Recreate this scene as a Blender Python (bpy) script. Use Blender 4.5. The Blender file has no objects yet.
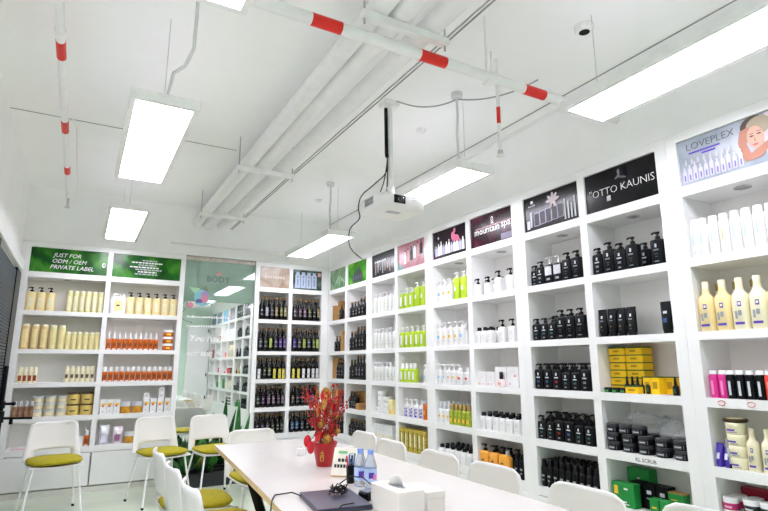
import bpy, math, random
from mathutils import Vector, Matrix
random.seed(7)
scn = bpy.context.scene
COL = scn.collection
PI = math.pi

# ------------------------------------------------------------------ camera, world, exposure
cam_d = bpy.data.cameras.new('camera'); cam = bpy.data.objects.new('camera', cam_d); COL.objects.link(cam)
cam_d.sensor_width = 36.0; cam_d.lens = 36.0 * 534.2 / 768.0; cam_d.clip_start = 0.05
_f = Vector((0.48103954, 0.85353346, 0.20020387)); _r = Vector((0.87144843, -0.49047914, -0.00280109)); _u = Vector((-0.095805, -0.17581478, 0.97975026))
cam.matrix_world = Matrix(((_r.x, _u.x, -_f.x, 0.0), (_r.y, _u.y, -_f.y, 0.0), (_r.z, _u.z, -_f.z, 1.3014), (0, 0, 0, 1)))
scn.camera = cam
w = bpy.data.worlds.new('world'); scn.world = w; w.use_nodes = True
w.node_tree.nodes['Background'].inputs[0].default_value = (0.9, 0.95, 1.0, 1); w.node_tree.nodes['Background'].inputs[1].default_value = 0.3
scn.view_settings.view_transform = 'Standard'; scn.view_settings.look = 'None'
scn.view_settings.gamma = 1.0; scn.view_settings.use_curve_mapping = False
scn.view_settings.exposure = 0.36
scn.cycles.max_bounces = 20; scn.cycles.diffuse_bounces = 16
PANEL_STRENGTH = 15.0

# ------------------------------------------------------------------ dimensions of the room
R = 2.897; D = 6.699                 # front planes of the right-hand and far shelving
DEPTH = 0.285; H = 2.612; CEIL = 3.22; LEFT = -0.63; FRONT = -0.9
ZT = {1: 2.286, 2: 1.873, 3: 1.471, 4: 1.127, 5: 0.785, 6: 0.468}   # board tops
ZB = {1: 2.228, 2: 1.825, 3: 1.426, 4: 1.079, 5: 0.734, 6: 0.409}   # board undersides
ST = 2.554

# ------------------------------------------------------------------ materials
def lin(c):
    if isinstance(c, str):
        c = [int(c[i:i + 2], 16) / 255 for i in (0, 2, 4)]
    return tuple((x / 12.92 if x <= 0.04045 else ((x + 0.055) / 1.055) ** 2.4) for x in c)
MATS = {}
def M(name, col='ffffff', rough=0.5, metal=0.0, var=0.05, scale=14.0, emis=None, trans=0.0, alpha=1.0, coat=0.0, bump=0.0, ior=1.45, spec=0.5):
    if name in MATS: return MATS[name]
    m = bpy.data.materials.new(name); m.use_nodes = True
    nt = m.node_tree; b = nt.nodes['Principled BSDF']
    c = lin(col)
    tc = nt.nodes.new('ShaderNodeTexCoord')
    n = nt.nodes.new('ShaderNodeTexNoise'); n.inputs['Scale'].default_value = scale; n.inputs['Detail'].default_value = 3
    nt.links.new(tc.outputs['Object'], n.inputs['Vector'])
    r = nt.nodes.new('ShaderNodeValToRGB')
    r.color_ramp.elements[0].position = 0.3; r.color_ramp.elements[1].position = 0.7
    r.color_ramp.elements[0].color = tuple(x * (1 - var) for x in c) + (1,)
    r.color_ramp.elements[1].color = tuple(min(1, x * (1 + var)) for x in c) + (1,)
    nt.links.new(n.outputs['Fac'], r.inputs['Fac']); nt.links.new(r.outputs['Color'], b.inputs['Base Color'])
    b.inputs['Roughness'].default_value = rough; b.inputs['Metallic'].default_value = metal
    b.inputs['Transmission Weight'].default_value = trans; b.inputs['Alpha'].default_value = alpha
    b.inputs['Coat Weight'].default_value = coat; b.inputs['IOR'].default_value = ior; b.inputs['Specular IOR Level'].default_value = spec
    if bump:
        bp = nt.nodes.new('ShaderNodeBump'); bp.inputs['Strength'].default_value = bump; bp.inputs['Distance'].default_value = 0.01
        nt.links.new(n.outputs['Fac'], bp.inputs['Height']); nt.links.new(bp.outputs['Normal'], b.inputs['Normal'])
    if emis:
        b.inputs['Emission Color'].default_value = (0.975, 0.95, 1.065, 1); b.inputs['Emission Strength'].default_value = emis
    MATS[name] = m
    return m
def Mprint(name, stops, scale=3.0, detail=3, rough=0.22, distort=0.6, coat=0.1):
    """printed poster: a soft multi-colour noise print under a glossy laminate"""
    m = bpy.data.materials.new(name); m.use_nodes = True
    nt = m.node_tree; b = nt.nodes['Principled BSDF']
    tc = nt.nodes.new('ShaderNodeTexCoord'); n = nt.nodes.new('ShaderNodeTexNoise')
    n.inputs['Scale'].default_value = scale; n.inputs['Detail'].default_value = detail; n.inputs['Distortion'].default_value = distort
    nt.links.new(tc.outputs['Object'], n.inputs['Vector'])
    r = nt.nodes.new('ShaderNodeValToRGB'); e = r.color_ramp.elements
    e[0].position = stops[0][0]; e[0].color = lin(stops[0][1]) + (1,)
    e[1].position = stops[-1][0]; e[1].color = lin(stops[-1][1]) + (1,)
    for p, c in stops[1:-1]:
        k = e.new(p); k.color = lin(c) + (1,)
    nt.links.new(n.outputs['Fac'], r.inputs['Fac']); nt.links.new(r.outputs['Color'], b.inputs['Base Color'])
    b.inputs['Roughness'].default_value = rough; b.inputs['Coat Weight'].default_value = coat; b.inputs['Coat Roughness'].default_value = 0.06; b.inputs['Specular IOR Level'].default_value = 0.25
    MATS[name] = m
    return m

WALL = M('wall_paint', 'f6f6f6', 0.85, var=0.02, scale=4)
CEILM = M('ceiling_paint', 'fafafa', 0.9, var=0.02, scale=3)
LAM = M('white_laminate', 'eeeeee', 0.28, var=0.015, scale=5)
LAMB = M('white_laminate_back', 'f0eeeb', 0.45, var=0.02, scale=5)
FLOOR = M('floor_epoxy', 'cdd7c3', 0.2, var=0.08, scale=2.0)
JOINT = M('joint_grey', '8d8f90', 0.8)
WMETAL = M('white_metal', 'f3f3f2', 0.35)
PIPEW = M('pipe_white', 'f0f0f0', 0.45, var=0.03)
RED = M('red_tape', 'e0281f', 0.4)
PLW = M('white_plastic', 'e9e8e7', 0.35, var=0.01)
PLCREAM = M('cream_plastic', 'efeadb', 0.35, var=0.02)
OLIVE = M('olive_upholstery', 'a89c14', 0.8, var=0.12, scale=60, bump=0.1)
BLACK = M('black_plastic', '0a0a0c', 0.35, var=0.2, spec=.3)
BLACKM = M('black_matte', '0b0c0e', 0.5, var=0.2, spec=.25)
CHAR = M('charcoal_body', '0e1013', 0.35, var=0.2, spec=.22)
GREYP = M('grey_plastic', '8c9096', 0.4)
CHROME = M('chrome', 'c8c8ca', 0.18, 1.0)
PW = M('product_white', 'e6e6e6', 0.3, var=0.02)
PGREY = M('print_grey', '9aa0a6', 0.5)
PLIGHT = M('print_light', 'c9ced4', 0.5)
PBLUE = M('print_blue', '3e78c8', 0.5)
PSKY = M('print_sky', '86c7e8', 0.5)
PYEL = M('print_yellow', 'efc13c', 0.5)
PREDP = M('print_red', 'd8393f', 0.5)
PTEAL = M('print_teal', '3f9aa0', 0.5)
PPURP = M('print_purple', '5a3fb0', 0.5)
PBLACK = M('print_black', '26262a', 0.5)
CREAM = M('cream_body', 'ecd9a0', 0.35, var=0.06)
CREAM2 = M('pale_cream_body', 'ede6c6', 0.35, var=0.05)
CELERY = M('celery_tube', 'd9d59a', 0.35, var=0.1, scale=25)
TAN = M('tan_tube', 'd3b884', 0.4, var=0.12, scale=25)
AMBER = M('amber_plastic', 'c8641a', 0.25, var=0.2, scale=20)
ORANGE = M('orange_bottle', 'eaa23c', 0.3, var=0.06)
LIME = M('lime_plastic', 'b4d234', 0.25, var=0.08)
GOLDC = M('gold_cap', 'a58a4e', 0.35, 0.5)
CORK = M('cork_cap', '6e573e', 0.8, var=0.25, scale=120)
BOTTLE = M('dark_bottle_glass', '0e0b09', 0.15, var=0.3, coat=0.1, spec=.4)
KRAFT = M('kraft_board', 'a9804a', 0.75, var=0.12, scale=30)
YBOX = M('yellow_carton', 'f2c413', 0.45, var=0.04)
GEDGE = M('green_edge', '1d5a2a', 0.5)
GBOX = M('green_carton', '1c8a3c', 0.45, var=0.06)
DGREEN = M('dark_green_glass', '12331c', 0.2)
PINK = M('pink_tube', 'd8318f', 0.35)
REDT = M('red_tube', 'e8413a', 0.35)
VIOLET = M('violet_pouch', '4a34a8', 0.25, var=0.15)
MAGENTA = M('magenta_label', 'cf2f78', 0.4)
CRIMSON = M('crimson_carton', 'a81f38', 0.4)
BROWNL = M('brown_liquid', '8f6a50', 0.3, var=0.15)
CLEAR = M('clear_plastic', 'eef2f4', 0.12, trans=0.75, ior=1.2)
FROST = M('frosted_plastic', 'dfe3e6', 0.3, trans=0.35, ior=1.2)
WRAP = M('plastic_wrap', 'e8ecf0', 0.12, trans=0.0, alpha=0.2, coat=1.0)
SILVER = M('silver_foil', 'cfd0d6', 0.25, 0.7, var=0.15, scale=30)
TABLE = M('table_laminate', 'dad5d1', 0.22, var=0.015, scale=6)
EDGE = M('table_edge_wood', 'd9bd8e', 0.5, var=0.1, scale=40)
EMIT = M('light_diffuser', 'ffffff', 0.6, emis=PANEL_STRENGTH, var=0.0)
CEIL_FILL = M('added_ceiling_glow', 'ffffff', 0.6, emis=PANEL_STRENGTH * 0.04, var=0.0)  # added fill: weak glow for the panel tops, only to brighten the ceiling

# ------------------------------------------------------------------ mesh builder
class MB:
    def __init__(s): s.v = []; s.f = []; s.mi = []; s.mats = []; s.sm = []
    def m(s, mat):
        if mat not in s.mats: s.mats.append(mat)
        return s.mats.index(mat)
    def add(s, verts, faces, mat, smooth=False):
        o = len(s.v); k = s.m(mat)
        s.v += [tuple(p) for p in verts]
        for f in faces: s.f.append([i + o for i in f]); s.mi.append(k); s.sm.append(smooth)
        return s
    def box(s, x0, x1, y0, y1, z0, z1, mat):
        v = [(x, y, z) for z in (z0, z1) for y in (y0, y1) for x in (x0, x1)]
        return s.add(v, [(0, 2, 3, 1), (4, 5, 7, 6), (0, 1, 5, 4), (2, 6, 7, 3), (0, 4, 6, 2), (1, 3, 7, 5)], mat)
    def cbox(s, x0, x1, y0, y1, z0, z1, mat, c=0.003):
        """box with chamfered vertical and horizontal edges"""
        prof = [(z0, c), (z0 + c, 0), (z1 - c, 0), (z1, c)]
        vs = []; fs = []
        for z, i in prof:
            a, b, p, q = x0 + i, x1 - i, y0 + i, y1 - i
            vs += [(a + c, p, z), (b - c, p, z), (b, p + c, z), (b, q - c, z), (b - c, q, z), (a + c, q, z), (a, q - c, z), (a, p + c, z)]
        for k in range(3):
            for j in range(8):
                fs.append((k * 8 + j, k * 8 + (j + 1) % 8, k * 8 + 8 + (j + 1) % 8, k * 8 + 8 + j))
        fs.append(tuple(reversed(range(8)))); fs.append(tuple(range(24, 32)))
        return s.add(vs, fs, mat)
    def loft(s, rings, mat, n=16, ex=2.0, smooth=True, cx=0.0, cy=0.0, cap=True):
        vs = []; fs = []
        for r in rings:
            z, hx, hy = r[0], r[1], r[2]
            ox = cx + (r[3] if len(r) > 3 else 0); oy = cy + (r[4] if len(r) > 4 else 0)
            e = r[5] if len(r) > 5 else ex
            for j in range(n):
                t = 2 * PI * (j + 0.5) / n; c, q = math.cos(t), math.sin(t)
                vs.append((ox + hx * math.copysign(abs(c) ** (2 / e), c), oy + hy * math.copysign(abs(q) ** (2 / e), q), z))
        for k in range(len(rings) - 1):
            for j in range(n):
                fs.append((k * n + j, k * n + (j + 1) % n, (k + 1) * n + (j + 1) % n, (k + 1) * n + j))
        s.add(vs, fs, mat, smooth)
        if cap:
            L = len(rings) - 1
            s.add(vs[:n], [tuple(reversed(range(n)))], mat, False)
            s.add(vs[L * n:], [tuple(range(n))], mat, False)
        return s
    def cyl(s, cx, cy, z0, z1, r, mat, n=14, r2=None):
        r2 = r if r2 is None else r2
        return s.loft([(z0, r, r), (z1, r2, r2)], mat, n=n, cx=cx, cy=cy)
    def tube(s, path, r, mat, n=8, rad=None):
        P = [Vector(p) for p in path]; vs = []; fs = []
        up = Vector((0.13, 0.21, 0.97)); prev = None
        for i, p in enumerate(P):
            t = ((P[min(i + 1, len(P) - 1)] - P[max(i - 1, 0)])).normalized()
            if prev is None:
                a = t.cross(up)
                if a.length < 0.1: a = t.cross(Vector((1, 0, 0)))
            else:
                a = prev - t * prev.dot(t)
            a.normalize(); b = t.cross(a); prev = a
            rr = rad[i] if rad else r
            for j in range(n):
                w_ = 2 * PI * j / n
                vs.append(p + a * (rr * math.cos(w_)) + b * (rr * math.sin(w_)))
        for k in range(len(P) - 1):
            for j in range(n):
                fs.append((k * n + j, k * n + (j + 1) % n, (k + 1) * n + (j + 1) % n, (k + 1) * n + j))
        s.add(vs, fs, mat, True)
        s.add(vs[:n], [tuple(reversed(range(n)))], mat); s.add(vs[-n:], [tuple(range(n))], mat)
        return s
    def ball(s, c, r, mat, n=8, k=5, sx=1, sy=1, sz=1):
        rings = []
        for i in range(k + 1):
            a = -PI / 2 + PI * i / k
            q = max(0.02, math.cos(a))
            rings.append((c[2] + r * sz * math.sin(a), r * sx * q, r * sy * q))
        return s.loft(rings, mat, n=n, cx=c[0], cy=c[1])
    def patch(s, hx, hy, ex, x0, x1, z0, z1, mat, off=0.0007, k=4):
        """label following the front (-y) face of a superellipse body; x0,x1 in -1..1"""
        vs = []
        for i in range(k + 1):
            f = x0 + (x1 - x0) * i / k
            x = hx * f; y = -hy * max(0.0, 1 - abs(f) ** ex) ** (1 / ex) - off
            vs += [(x, y, z0), (x, y, z1)]
        return s.add(vs, [(2 * i, 2 * i + 2, 2 * i + 3, 2 * i + 1) for i in range(k)], mat, True)
    def shell(s, G, mask, t, mat):
        """solid sheet from a grid of points G[j][i], keeping cells where mask(j,i)"""
        nj, ni = len(G), len(G[0]); N = [[None] * ni for _ in range(nj)]
        for j in range(nj):
            for i in range(ni):
                du = Vector(G[j][min(i + 1, ni - 1)]) - Vector(G[j][max(i - 1, 0)])
                dv = Vector(G[min(j + 1, nj - 1)][i]) - Vector(G[max(j - 1, 0)][i])
                q = du.cross(dv); N[j][i] = q.normalized() if q.length > 1e-9 else Vector((0, -1, 0))
        vs = []
        for sgn in (1, -1):
            for j in range(nj):
                for i in range(ni): vs.append(Vector(G[j][i]) + N[j][i] * (sgn * t / 2))
        K = nj * ni; fs = []; ed = {}
        for j in range(nj - 1):
            for i in range(ni - 1):
                if not mask(j, i): continue
                q = [j * ni + i, j * ni + i + 1, (j + 1) * ni + i + 1, (j + 1) * ni + i]
                fs.append(q); fs.append([a + K for a in reversed(q)])
                for a, b in zip(q, q[1:] + q[:1]):
                    if (b, a) in ed: del ed[(b, a)]
                    else: ed[(a, b)] = 1
        for (a, b) in ed: fs.append([b, a, a + K, b + K])
        return s.add(vs, fs, mat, True)
    def mesh(s, name):
        me = bpy.data.meshes.new(name); me.from_pydata(s.v, [], s.f)
        for mt in s.mats: me.materials.append(mt)
        me.polygons.foreach_set('material_index', s.mi); me.polygons.foreach_set('use_smooth', s.sm)
        me.update()
        return me

def obj(name, me, parent=None, loc=(0, 0, 0), rz=0.0):
    if isinstance(me, MB): me = me.mesh(name)
    o = bpy.data.objects.new(name, me); COL.objects.link(o)
    o.location = loc; o.rotation_euler = (0, 0, rz); o.parent = parent
    return o
def tag(o, label=None, cat=None, group=None, kind=None):
    if label: o['label'] = label
    if cat: o['category'] = cat
    if group: o['group'] = group
    if kind: o['kind'] = kind
    return o
def thing(name, label, cat, loc=(0, 0, 0), rz=0.0, group=None):
    o = bpy.data.objects.new(name, None); COL.objects.link(o); o.location = loc; o.rotation_euler = (0, 0, rz)
    o.empty_display_size = 0.05
    return tag(o, label, cat, group)
def text_mesh(body, size, mat, depth=0.0015, shear=0.0, align='LEFT', space=1.0, thin=0.0):
    """text standing upright in the x-z plane, facing -y"""
    cu = bpy.data.curves.new('lettering', 'FONT'); cu.body = body; cu.size = size; cu.shear = shear; cu.align_x = align
    cu.extrude = depth / 2; cu.offset = thin; cu.space_character = space; cu.resolution_u = 2
    o = bpy.data.objects.new('lettering_tmp', cu); COL.objects.link(o)
    me = bpy.data.meshes.new_from_object(o.evaluated_get(bpy.context.evaluated_depsgraph_get()))
    bpy.data.objects.remove(o); bpy.data.curves.remove(cu)
    me.transform(Matrix.Rotation(PI / 2, 4, 'X')); me.materials.clear(); me.materials.append(mat)
    return me

# ------------------------------------------------------------------ the shell of the room
XR = R + DEPTH + 0.01; YB = D + DEPTH + 0.01
def struct(name, mb, parent=None):
    o = obj(name, mb, parent)
    if parent is None: o['kind'] = 'structure'
    return o
struct('floor', MB().box(LEFT - 0.1, XR + 0.1, FRONT - 0.1, YB + 0.1, -0.1, 0, FLOOR))
ceil = struct('ceiling', MB().box(LEFT - 0.1, XR + 0.1, FRONT - 0.1, YB + 0.1, CEIL, CEIL + 0.1, CEILM))
obj('panel_joint', MB().box(LEFT + 0.002, 1.08, 4.645, 4.655, CEIL - 0.002, CEIL + 0.01, JOINT), ceil)
struct('wall_left', MB().box(LEFT - 0.1, LEFT, FRONT - 0.1, YB + 0.1, 0, CEIL, WALL))
wr = struct('wall_right', MB().box(XR, XR + 0.1, FRONT - 0.1, YB + 0.1, 0, CEIL, WALL))
wb = struct('wall_back', MB().box(LEFT, XR, YB, YB + 0.1, 0, CEIL, WALL))
struct('wall_front', MB().box(LEFT, XR, FRONT - 0.1, FRONT, 0, CEIL, M('mint_paint', 'cfe3d6', 0.8, var=0.02, scale=3)))
struct('trim_1', MB().box(LEFT + 0.001, XR - 0.001, D + 0.004, YB - 0.001, H + 0.003, CEIL - 0.001, WALL))       # soffit above the far cabinets
struct('trim_2', MB().box(R + 0.004, XR - 0.001, FRONT + 0.001, D + 0.003, H + 0.003, CEIL - 0.001, WALL))      # soffit above the right-hand cabinets
struct('trim_3', MB().box(R - 0.001, R + 0.004, FRONT + 0.001, D + 0.002, CEIL - 0.006, CEIL - 0.001, JOINT))
struct('trim_4', MB().box(LEFT + 0.001, -0.602, D + 0.03, YB - 0.001, 0.001, H, WALL))                           # filler beside the far cabinet

# dark window with blinds on the left wall
wn = struct('window_1', MB().box(LEFT + 0.001, LEFT + 0.006, 3.2, 6.6, 0.55, 2.24, M('dark_glass', '38424c', 0.15, var=0.2)))
fr = MB()
for y in (3.2, 4.9): fr.box(LEFT + 0.001, LEFT + 0.028, y - 0.04, y + 0.06, 0.5, 2.27, BLACK)
fr.box(LEFT + 0.001, LEFT + 0.028, 6.3, 6.69, 0.0, 2.255, BLACK)
fr.box(LEFT + 0.001, LEFT + 0.028, 3.2, 6.6, 0.48, 0.55, BLACK)
obj('window_frame', fr, wn)
slat = MB().box(LEFT + 0.008, LEFT + 0.02, 3.27, 6.29, 0, 0.022, M('blind_slat', '3c4650', 0.5)).mesh('slat')
for i in range(58): obj('slat', slat, wn, (0, 0, 0.56 + i * 0.0288))
obj('head_rail', MB().cbox(LEFT + 0.001, LEFT + 0.05, 3.15, 6.62, 2.26, 2.38, LAM, 0.006), wn)

# ------------------------------------------------------------------ cabinets
def W_back(x, v, z): return (x, D + v, z)
def cab_box(wall, a0, a1, v0, v1, z0, z1, mat, ch=False):
    mb = MB()
    f = mb.cbox if ch else mb.box
    if wall == 'B': return f(a0, a1, D + v0, D + v1, z0, z1, mat)
    return f(R + v0, R + v1, a0, a1, z0, z1, mat)
def cabinet(wall, e0, e1, cols, label, doors=True, downlights=()):
    """e0<e1 outer extents along the wall; cols list of (lo,hi) openings"""
    cx = (e0 + e1) / 2
    base = (cx, D + DEPTH / 2, 0) if wall == 'B' else (R + DEPTH / 2, cx, 0)
    t = thing('shelf_cabinet', label, 'cabinet', base, 0, 'white open shelf cabinets along the walls')
    def part(name, mb):
        o = obj(name, mb, t, (-base[0], -base[1], 0)); return o
    cols = sorted(cols); g = 0.0006
    part('side_panel', cab_box(wall, e0 + g, cols[0][0], 0, DEPTH - 0.006, 0.06, H, LAM))
    part('side_panel', cab_box(wall, cols[-1][1], e1 - g, 0, DEPTH - 0.006, 0.06, H, LAM))
    for (a, b), (c, d) in zip(cols, cols[1:]): part('divider', cab_box(wall, b, c, 0.001, DEPTH - 0.006, ZB[6], H - 0.001, LAM))
    part('back_panel', cab_box(wall, e0 + g, e1 - g, DEPTH - 0.006, DEPTH, 0.06, H, LAMB))
    for (a, b) in cols:
        part('top_rail', cab_box(wall, a, b, 0.0, DEPTH - 0.006, ST, H, LAM))
        for k in range(1, 7): part('shelf', cab_box(wall, a, b, 0.0, DEPTH - 0.006, ZB[k], ZT[k], LAM))
        part('fascia', cab_box(wall, a, b, 0.02, 0.03, ZT[1], ST, LAMB))
        if doors:
            d = part('door', cab_box(wall, a - 0.018, b + 0.018, -0.002, 0.016, 0.075, ZB[6] - 0.008, LAM, True))
    part('kick_plate', cab_box(wall, e0 + 0.01, e1 - 0.01, 0.03, 0.05, 0.0, 0.06, LAMB))
    for (a, b) in downlights:
        mb = MB()
        x, y = ((a + b) / 2, D + 0.12) if wall == 'B' else (R + 0.12, (a + b) / 2)
        n = 20; vs = []
        for rr, z in ((0.042, ZB[1]), (0.042, ZB[1] - 0.004), (0.032, ZB[1] - 0.006), (0.028, ZB[1] - 0.001)):
            for j in range(n): vs.append((x + rr * math.cos(2 * PI * j / n), y + rr * math.sin(2 * PI * j / n), z))
        mb.add(vs, [(k * n + j, (k + 1) * n + j, (k + 1) * n + (j + 1) % n, k * n + (j + 1) % n) for k in range(3) for j in range(n)], CHROME, True)
        mb.add(vs[3 * n:], [tuple(range(n))], GREYP)
        part('downlight', mb)
    return t

BAY = {}   # name: (wall, left edge, right edge, how to find it)
def bay(n, wall, l, r, where): BAY[n] = (wall, l, r, where)
bay('A', 'B', -0.544, 0.194, 'left green banner'); bay('B', 'B', 0.243, 0.976, 'right green banner')
bay('C', 'B', 1.944, 2.340, 'beige poster'); bay('D', 'B', 2.388, 2.802, 'white-tubes poster')
WH = ['pale green poster', 'bright green poster', 'navy poster', 'pink poster', 'pink-figure poster', 'maroon poster',
      'bottle line-up poster', 'black lettered poster', 'silver portrait poster', 'sky blue poster', 'grey-blue poster', 'steel blue poster']
UB = [6.697, 5.500, 4.255, 3.010, 1.765, 0.520, -0.725]
for k in range(6):
    b0 = UB[k] if k else 6.745
    l0 = 6.655 if k == 0 else b0 - 0.066
    bay('c%d' % (2 * k + 1), 'R', l0, b0 - 0.590, WH[2 * k]); bay('c%d' % (2 * k + 2), 'R', b0 - 0.648, b0 - 1.177, WH[2 * k + 1])
cabinet('B', -0.600, 1.030, [(BAY['A'][1], BAY['A'][2]), (BAY['B'][1], BAY['B'][2])], 'white shelf cabinet with green banners against far left wall', downlights=[(-0.544, 0.194)])
cabinet('B', 1.886, 2.894, [(BAY['C'][1], BAY['C'][2]), (BAY['D'][1], BAY['D'][2])], 'white shelf cabinet full of dark corked bottles in the far corner')
CL = ['white shelf cabinet with two green posters, next to the far corner', 'white shelf cabinet under navy and pink posters on right wall',
      'white shelf cabinet under pink-figure and maroon posters on right wall', 'white shelf cabinet under two black posters on right wall',
      'white shelf cabinet under silver portrait poster at right edge', 'white shelf cabinet under blue posters, seen only in the mirror']
for k in range(6):
    a, b = BAY['c%d' % (2 * k + 1)], BAY['c%d' % (2 * k + 2)]
    cc = [(b[2], b[1]), (a[2], a[1])]
    cabinet('R', UB[k + 1], UB[k], cc, CL[k], downlights=cc if 2 <= k <= 4 else ())

# ------------------------------------------------------------------ posters in the header row
def frame(n):
    wall, l, r, wh = BAY[n]
    return (wall, l, r, abs(r - l))
def poster(n, mat, label, deco=None, cat='poster', name='poster'):
    wall, l, r, wd = frame(n); hh = ST - ZT[1]
    loc = ((l + r) / 2, D + 0.016, ZT[1]) if wall == 'B' else (R + 0.016, (l + r) / 2, ZT[1])
    t = thing(name, label, cat, loc, 0 if wall == 'B' else -PI / 2, 'printed posters above the shelves')
    sh = MB().box(-wd / 2 + 0.002, wd / 2 - 0.002, -0.003, 0.003, 0.002, hh - 0.002, mat); obj('sheet', sh, t)
    if deco: deco(t, wd, hh)
    return t
def put_text(t, body, x, z, size, mat, shear=0.0, align='CENTER', name='lettering', rot=0.0, space=1.0, y=-0.0045, thin=0.0):
    me = text_mesh(body, size, mat, shear=shear, align=align, space=space, thin=thin)
    o = obj(name, me, t, (x, y, z)); o.rotation_euler = (0, rot, 0); return o
def flat(t, name, polys, y=-0.004):
    """flat print: list of (points, material) in the poster plane"""
    mb = MB()
    for i, (pts, mat) in enumerate(polys):
        mb.add([(x, y - 0.0002 * i, z) for x, z in pts], [tuple(range(len(pts)))], mat)
    return obj(name, mb, t)
def rect(x0, x1, z0, z1): return [(x0, z0), (x1, z0), (x1, z1), (x0, z1)]
def ell(cx, cz, rx, rz, n=18, a0=0.0, rot=0.0):
    o = []
    for j in range(n):
        a = a0 + 2 * PI * j / n; x, z = rx * math.cos(a), rz * math.sin(a)
        o.append((cx + x * math.cos(rot) - z * math.sin(rot), cz + x * math.sin(rot) + z * math.cos(rot)))
    return o
def bottle2d(x, z, w, h):
    return [(x - w / 2, z), (x + w / 2, z), (x + w / 2, z + h * 0.7), (x + w * 0.2, z + h * 0.8), (x + w * 0.2, z + h), (x - w * 0.2, z + h), (x - w * 0.2, z + h * 0.8), (x - w / 2, z + h * 0.7)]
TXT = M('print_white', 'f4f4f4', 0.4); TXTG = M('print_silver', 'b9bcc4', 0.4); TXTD = M('print_dark', '4a4a50', 0.4)
GRN = Mprint('green_print', [(0.30, '072509'), (0.45, '155c16'), (0.58, '3f8a26'), (0.72, '0f4c12')], 3.2)
GRN2 = Mprint('bright_green_print', [(0.3, '124408'), (0.5, '3f9418'), (0.7, '7cb83a')], 5)
PGRN = Mprint('pale_green_print', [(0.3, '3d6a42'), (0.55, '7fa078'), (0.75, 'b4c4aa')], 5)
NAVY = Mprint('navy_print', [(0.35, '0a0b14'), (0.6, '1a1b2a'), (0.8, '30323f')], 6)
PNK = Mprint('pink_print', [(0.35, 'b9707f'), (0.5, 'cc8894'), (0.62, '7fb0b8'), (0.75, 'a9c0c8')], 4)
PFIG = Mprint('plum_black_print', [(0.35, '0d0910'), (0.58, '2a1422'), (0.75, '6f3358')], 4)
MAR = Mprint('maroon_print', [(0.35, '12050a'), (0.55, '3a1022'), (0.75, '782f4e')], 5)
BLK = Mprint('black_print', [(0.4, '040405'), (0.65, '0b0a0e'), (0.85, '3a3644')], 3)
BLK2 = Mprint('black_glow_print', [(0.42, '070708'), (0.6, '1b1a20'), (0.8, '6d6a78')], 3)
SIL = Mprint('silver_print', [(0.35, '8f98a4'), (0.55, 'abb2be'), (0.75, 'c2c2d2')], 3)
BEI = Mprint('beige_print', [(0.3, '96785f'), (0.5, 'b8a596'), (0.7, 'c4b6ae')], 5)
TUB = Mprint('grey_green_print', [(0.3, '1f2a1c'), (0.5, '4a5a52'), (0.7, '8a9a9a')], 5)
SKY1 = Mprint('sky_print', [(0.35, '6fb0d0'), (0.6, 'a9cfe2')], 4); SKY2 = Mprint('greyblue_print', [(0.35, '7c8ca6'), (0.6, 'aab6c8')], 4)
SKY3 = Mprint('steel_print', [(0.35, '50607c'), (0.6, '8c9ab2')], 4)
def d_A(t, w, h):
    for i, s in enumerate(('JUST FOR', 'ODM / OEM', 'PRIVATE LABEL')):
        put_text(t, s, -0.16 - 0.012 * i, h - 0.092 - 0.066 * i, 0.062, TXT, 0.25, 'LEFT')
    flat(t, 'leaf_emblem', [(ell(0.33, 0.12, 0.018, 0.026), TXT), (ell(0.333, 0.12, 0.01, 0.017), MATS['green_print'])])
def d_B(t, w, h):
    rows = []
    for i, (a, b) in enumerate(((-0.06, 0.10), (-0.17, 0.16), (-0.1, 0.09), (-0.19, 0.12), (-0.13, 0.16), (-0.1, 0.1), (-0.13, 0.11))):
        z = h - 0.062 - i * 0.027; x = a
        while x < b:
            l = random.uniform(0.02, 0.05); rows.append((rect(x, min(x + l, b), z, z + 0.014), TXT if i % 2 else TXTG)); x += l + 0.008
    flat(t, 'small_print', rows)
def d_C(t, w, h):
    flat(t, 'ghost_lettering', [(rect(-0.13 + i * 0.034, -0.105 + i * 0.034, 0.12, 0.155), M('print_ghost', 'd0c4be', 0.5)) for i in range(8)])
    flat(t, 'dark_twig', [([(0.048, 0.07), (0.052, 0.07), (0.075, 0.2), (0.071, 0.2)], TXTD)])
def d_D(t, w, h):
    p = []
    tb = M('print_tube', 'b4bfd6', 0.4); tl = M('print_tube_text', '7a86b4', 0.5)
    for i in range(4):
        x = -0.135 + i * 0.078
        p.append((rect(x - 0.036, x + 0.036, 0.02, 0.2), tb)); p.append((rect(x - 0.024, x + 0.024, 0.2, 0.235), tb))
    for i in range(4):
        x = -0.135 + i * 0.078; p.append((rect(x - 0.008, x + 0.008, 0.05, 0.14), tl)); p.append((ell(x, 0.17, 0.013, 0.014), tl))
    flat(t, 'printed_tubes', p); flat(t, 'pink_stamp', [(rect(0.15, 0.195, 0.19, 0.24), M('print_rose', 'd9a4ac', 0.5))])
def d_c1(t, w, h): flat(t, 'printed_fern', [(ell(-0.05 + 0.05 * i, 0.1 + 0.02 * (i % 2), 0.012, 0.06, rot=0.4 * i - 0.6), M('print_fern', '8fb890', 0.5)) for i in range(5)])
def d_c2(t, w, h):
    k = M('print_bottle_dark', '22301f', 0.4)
    flat(t, 'printed_bottles', [(bottle2d(x, 0.02, 0.065, hh), k) for x, hh in ((-0.1, 0.13), (-0.03, 0.19), (0.04, 0.21), (0.1, 0.14))])
    flat(t, 'printed_labels', [(rect(x - 0.018, x + 0.018, 0.05, 0.1), M('print_violet', '6a5f86', 0.5)) for x in (-0.1, -0.03, 0.04, 0.1)], -0.006)
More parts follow.
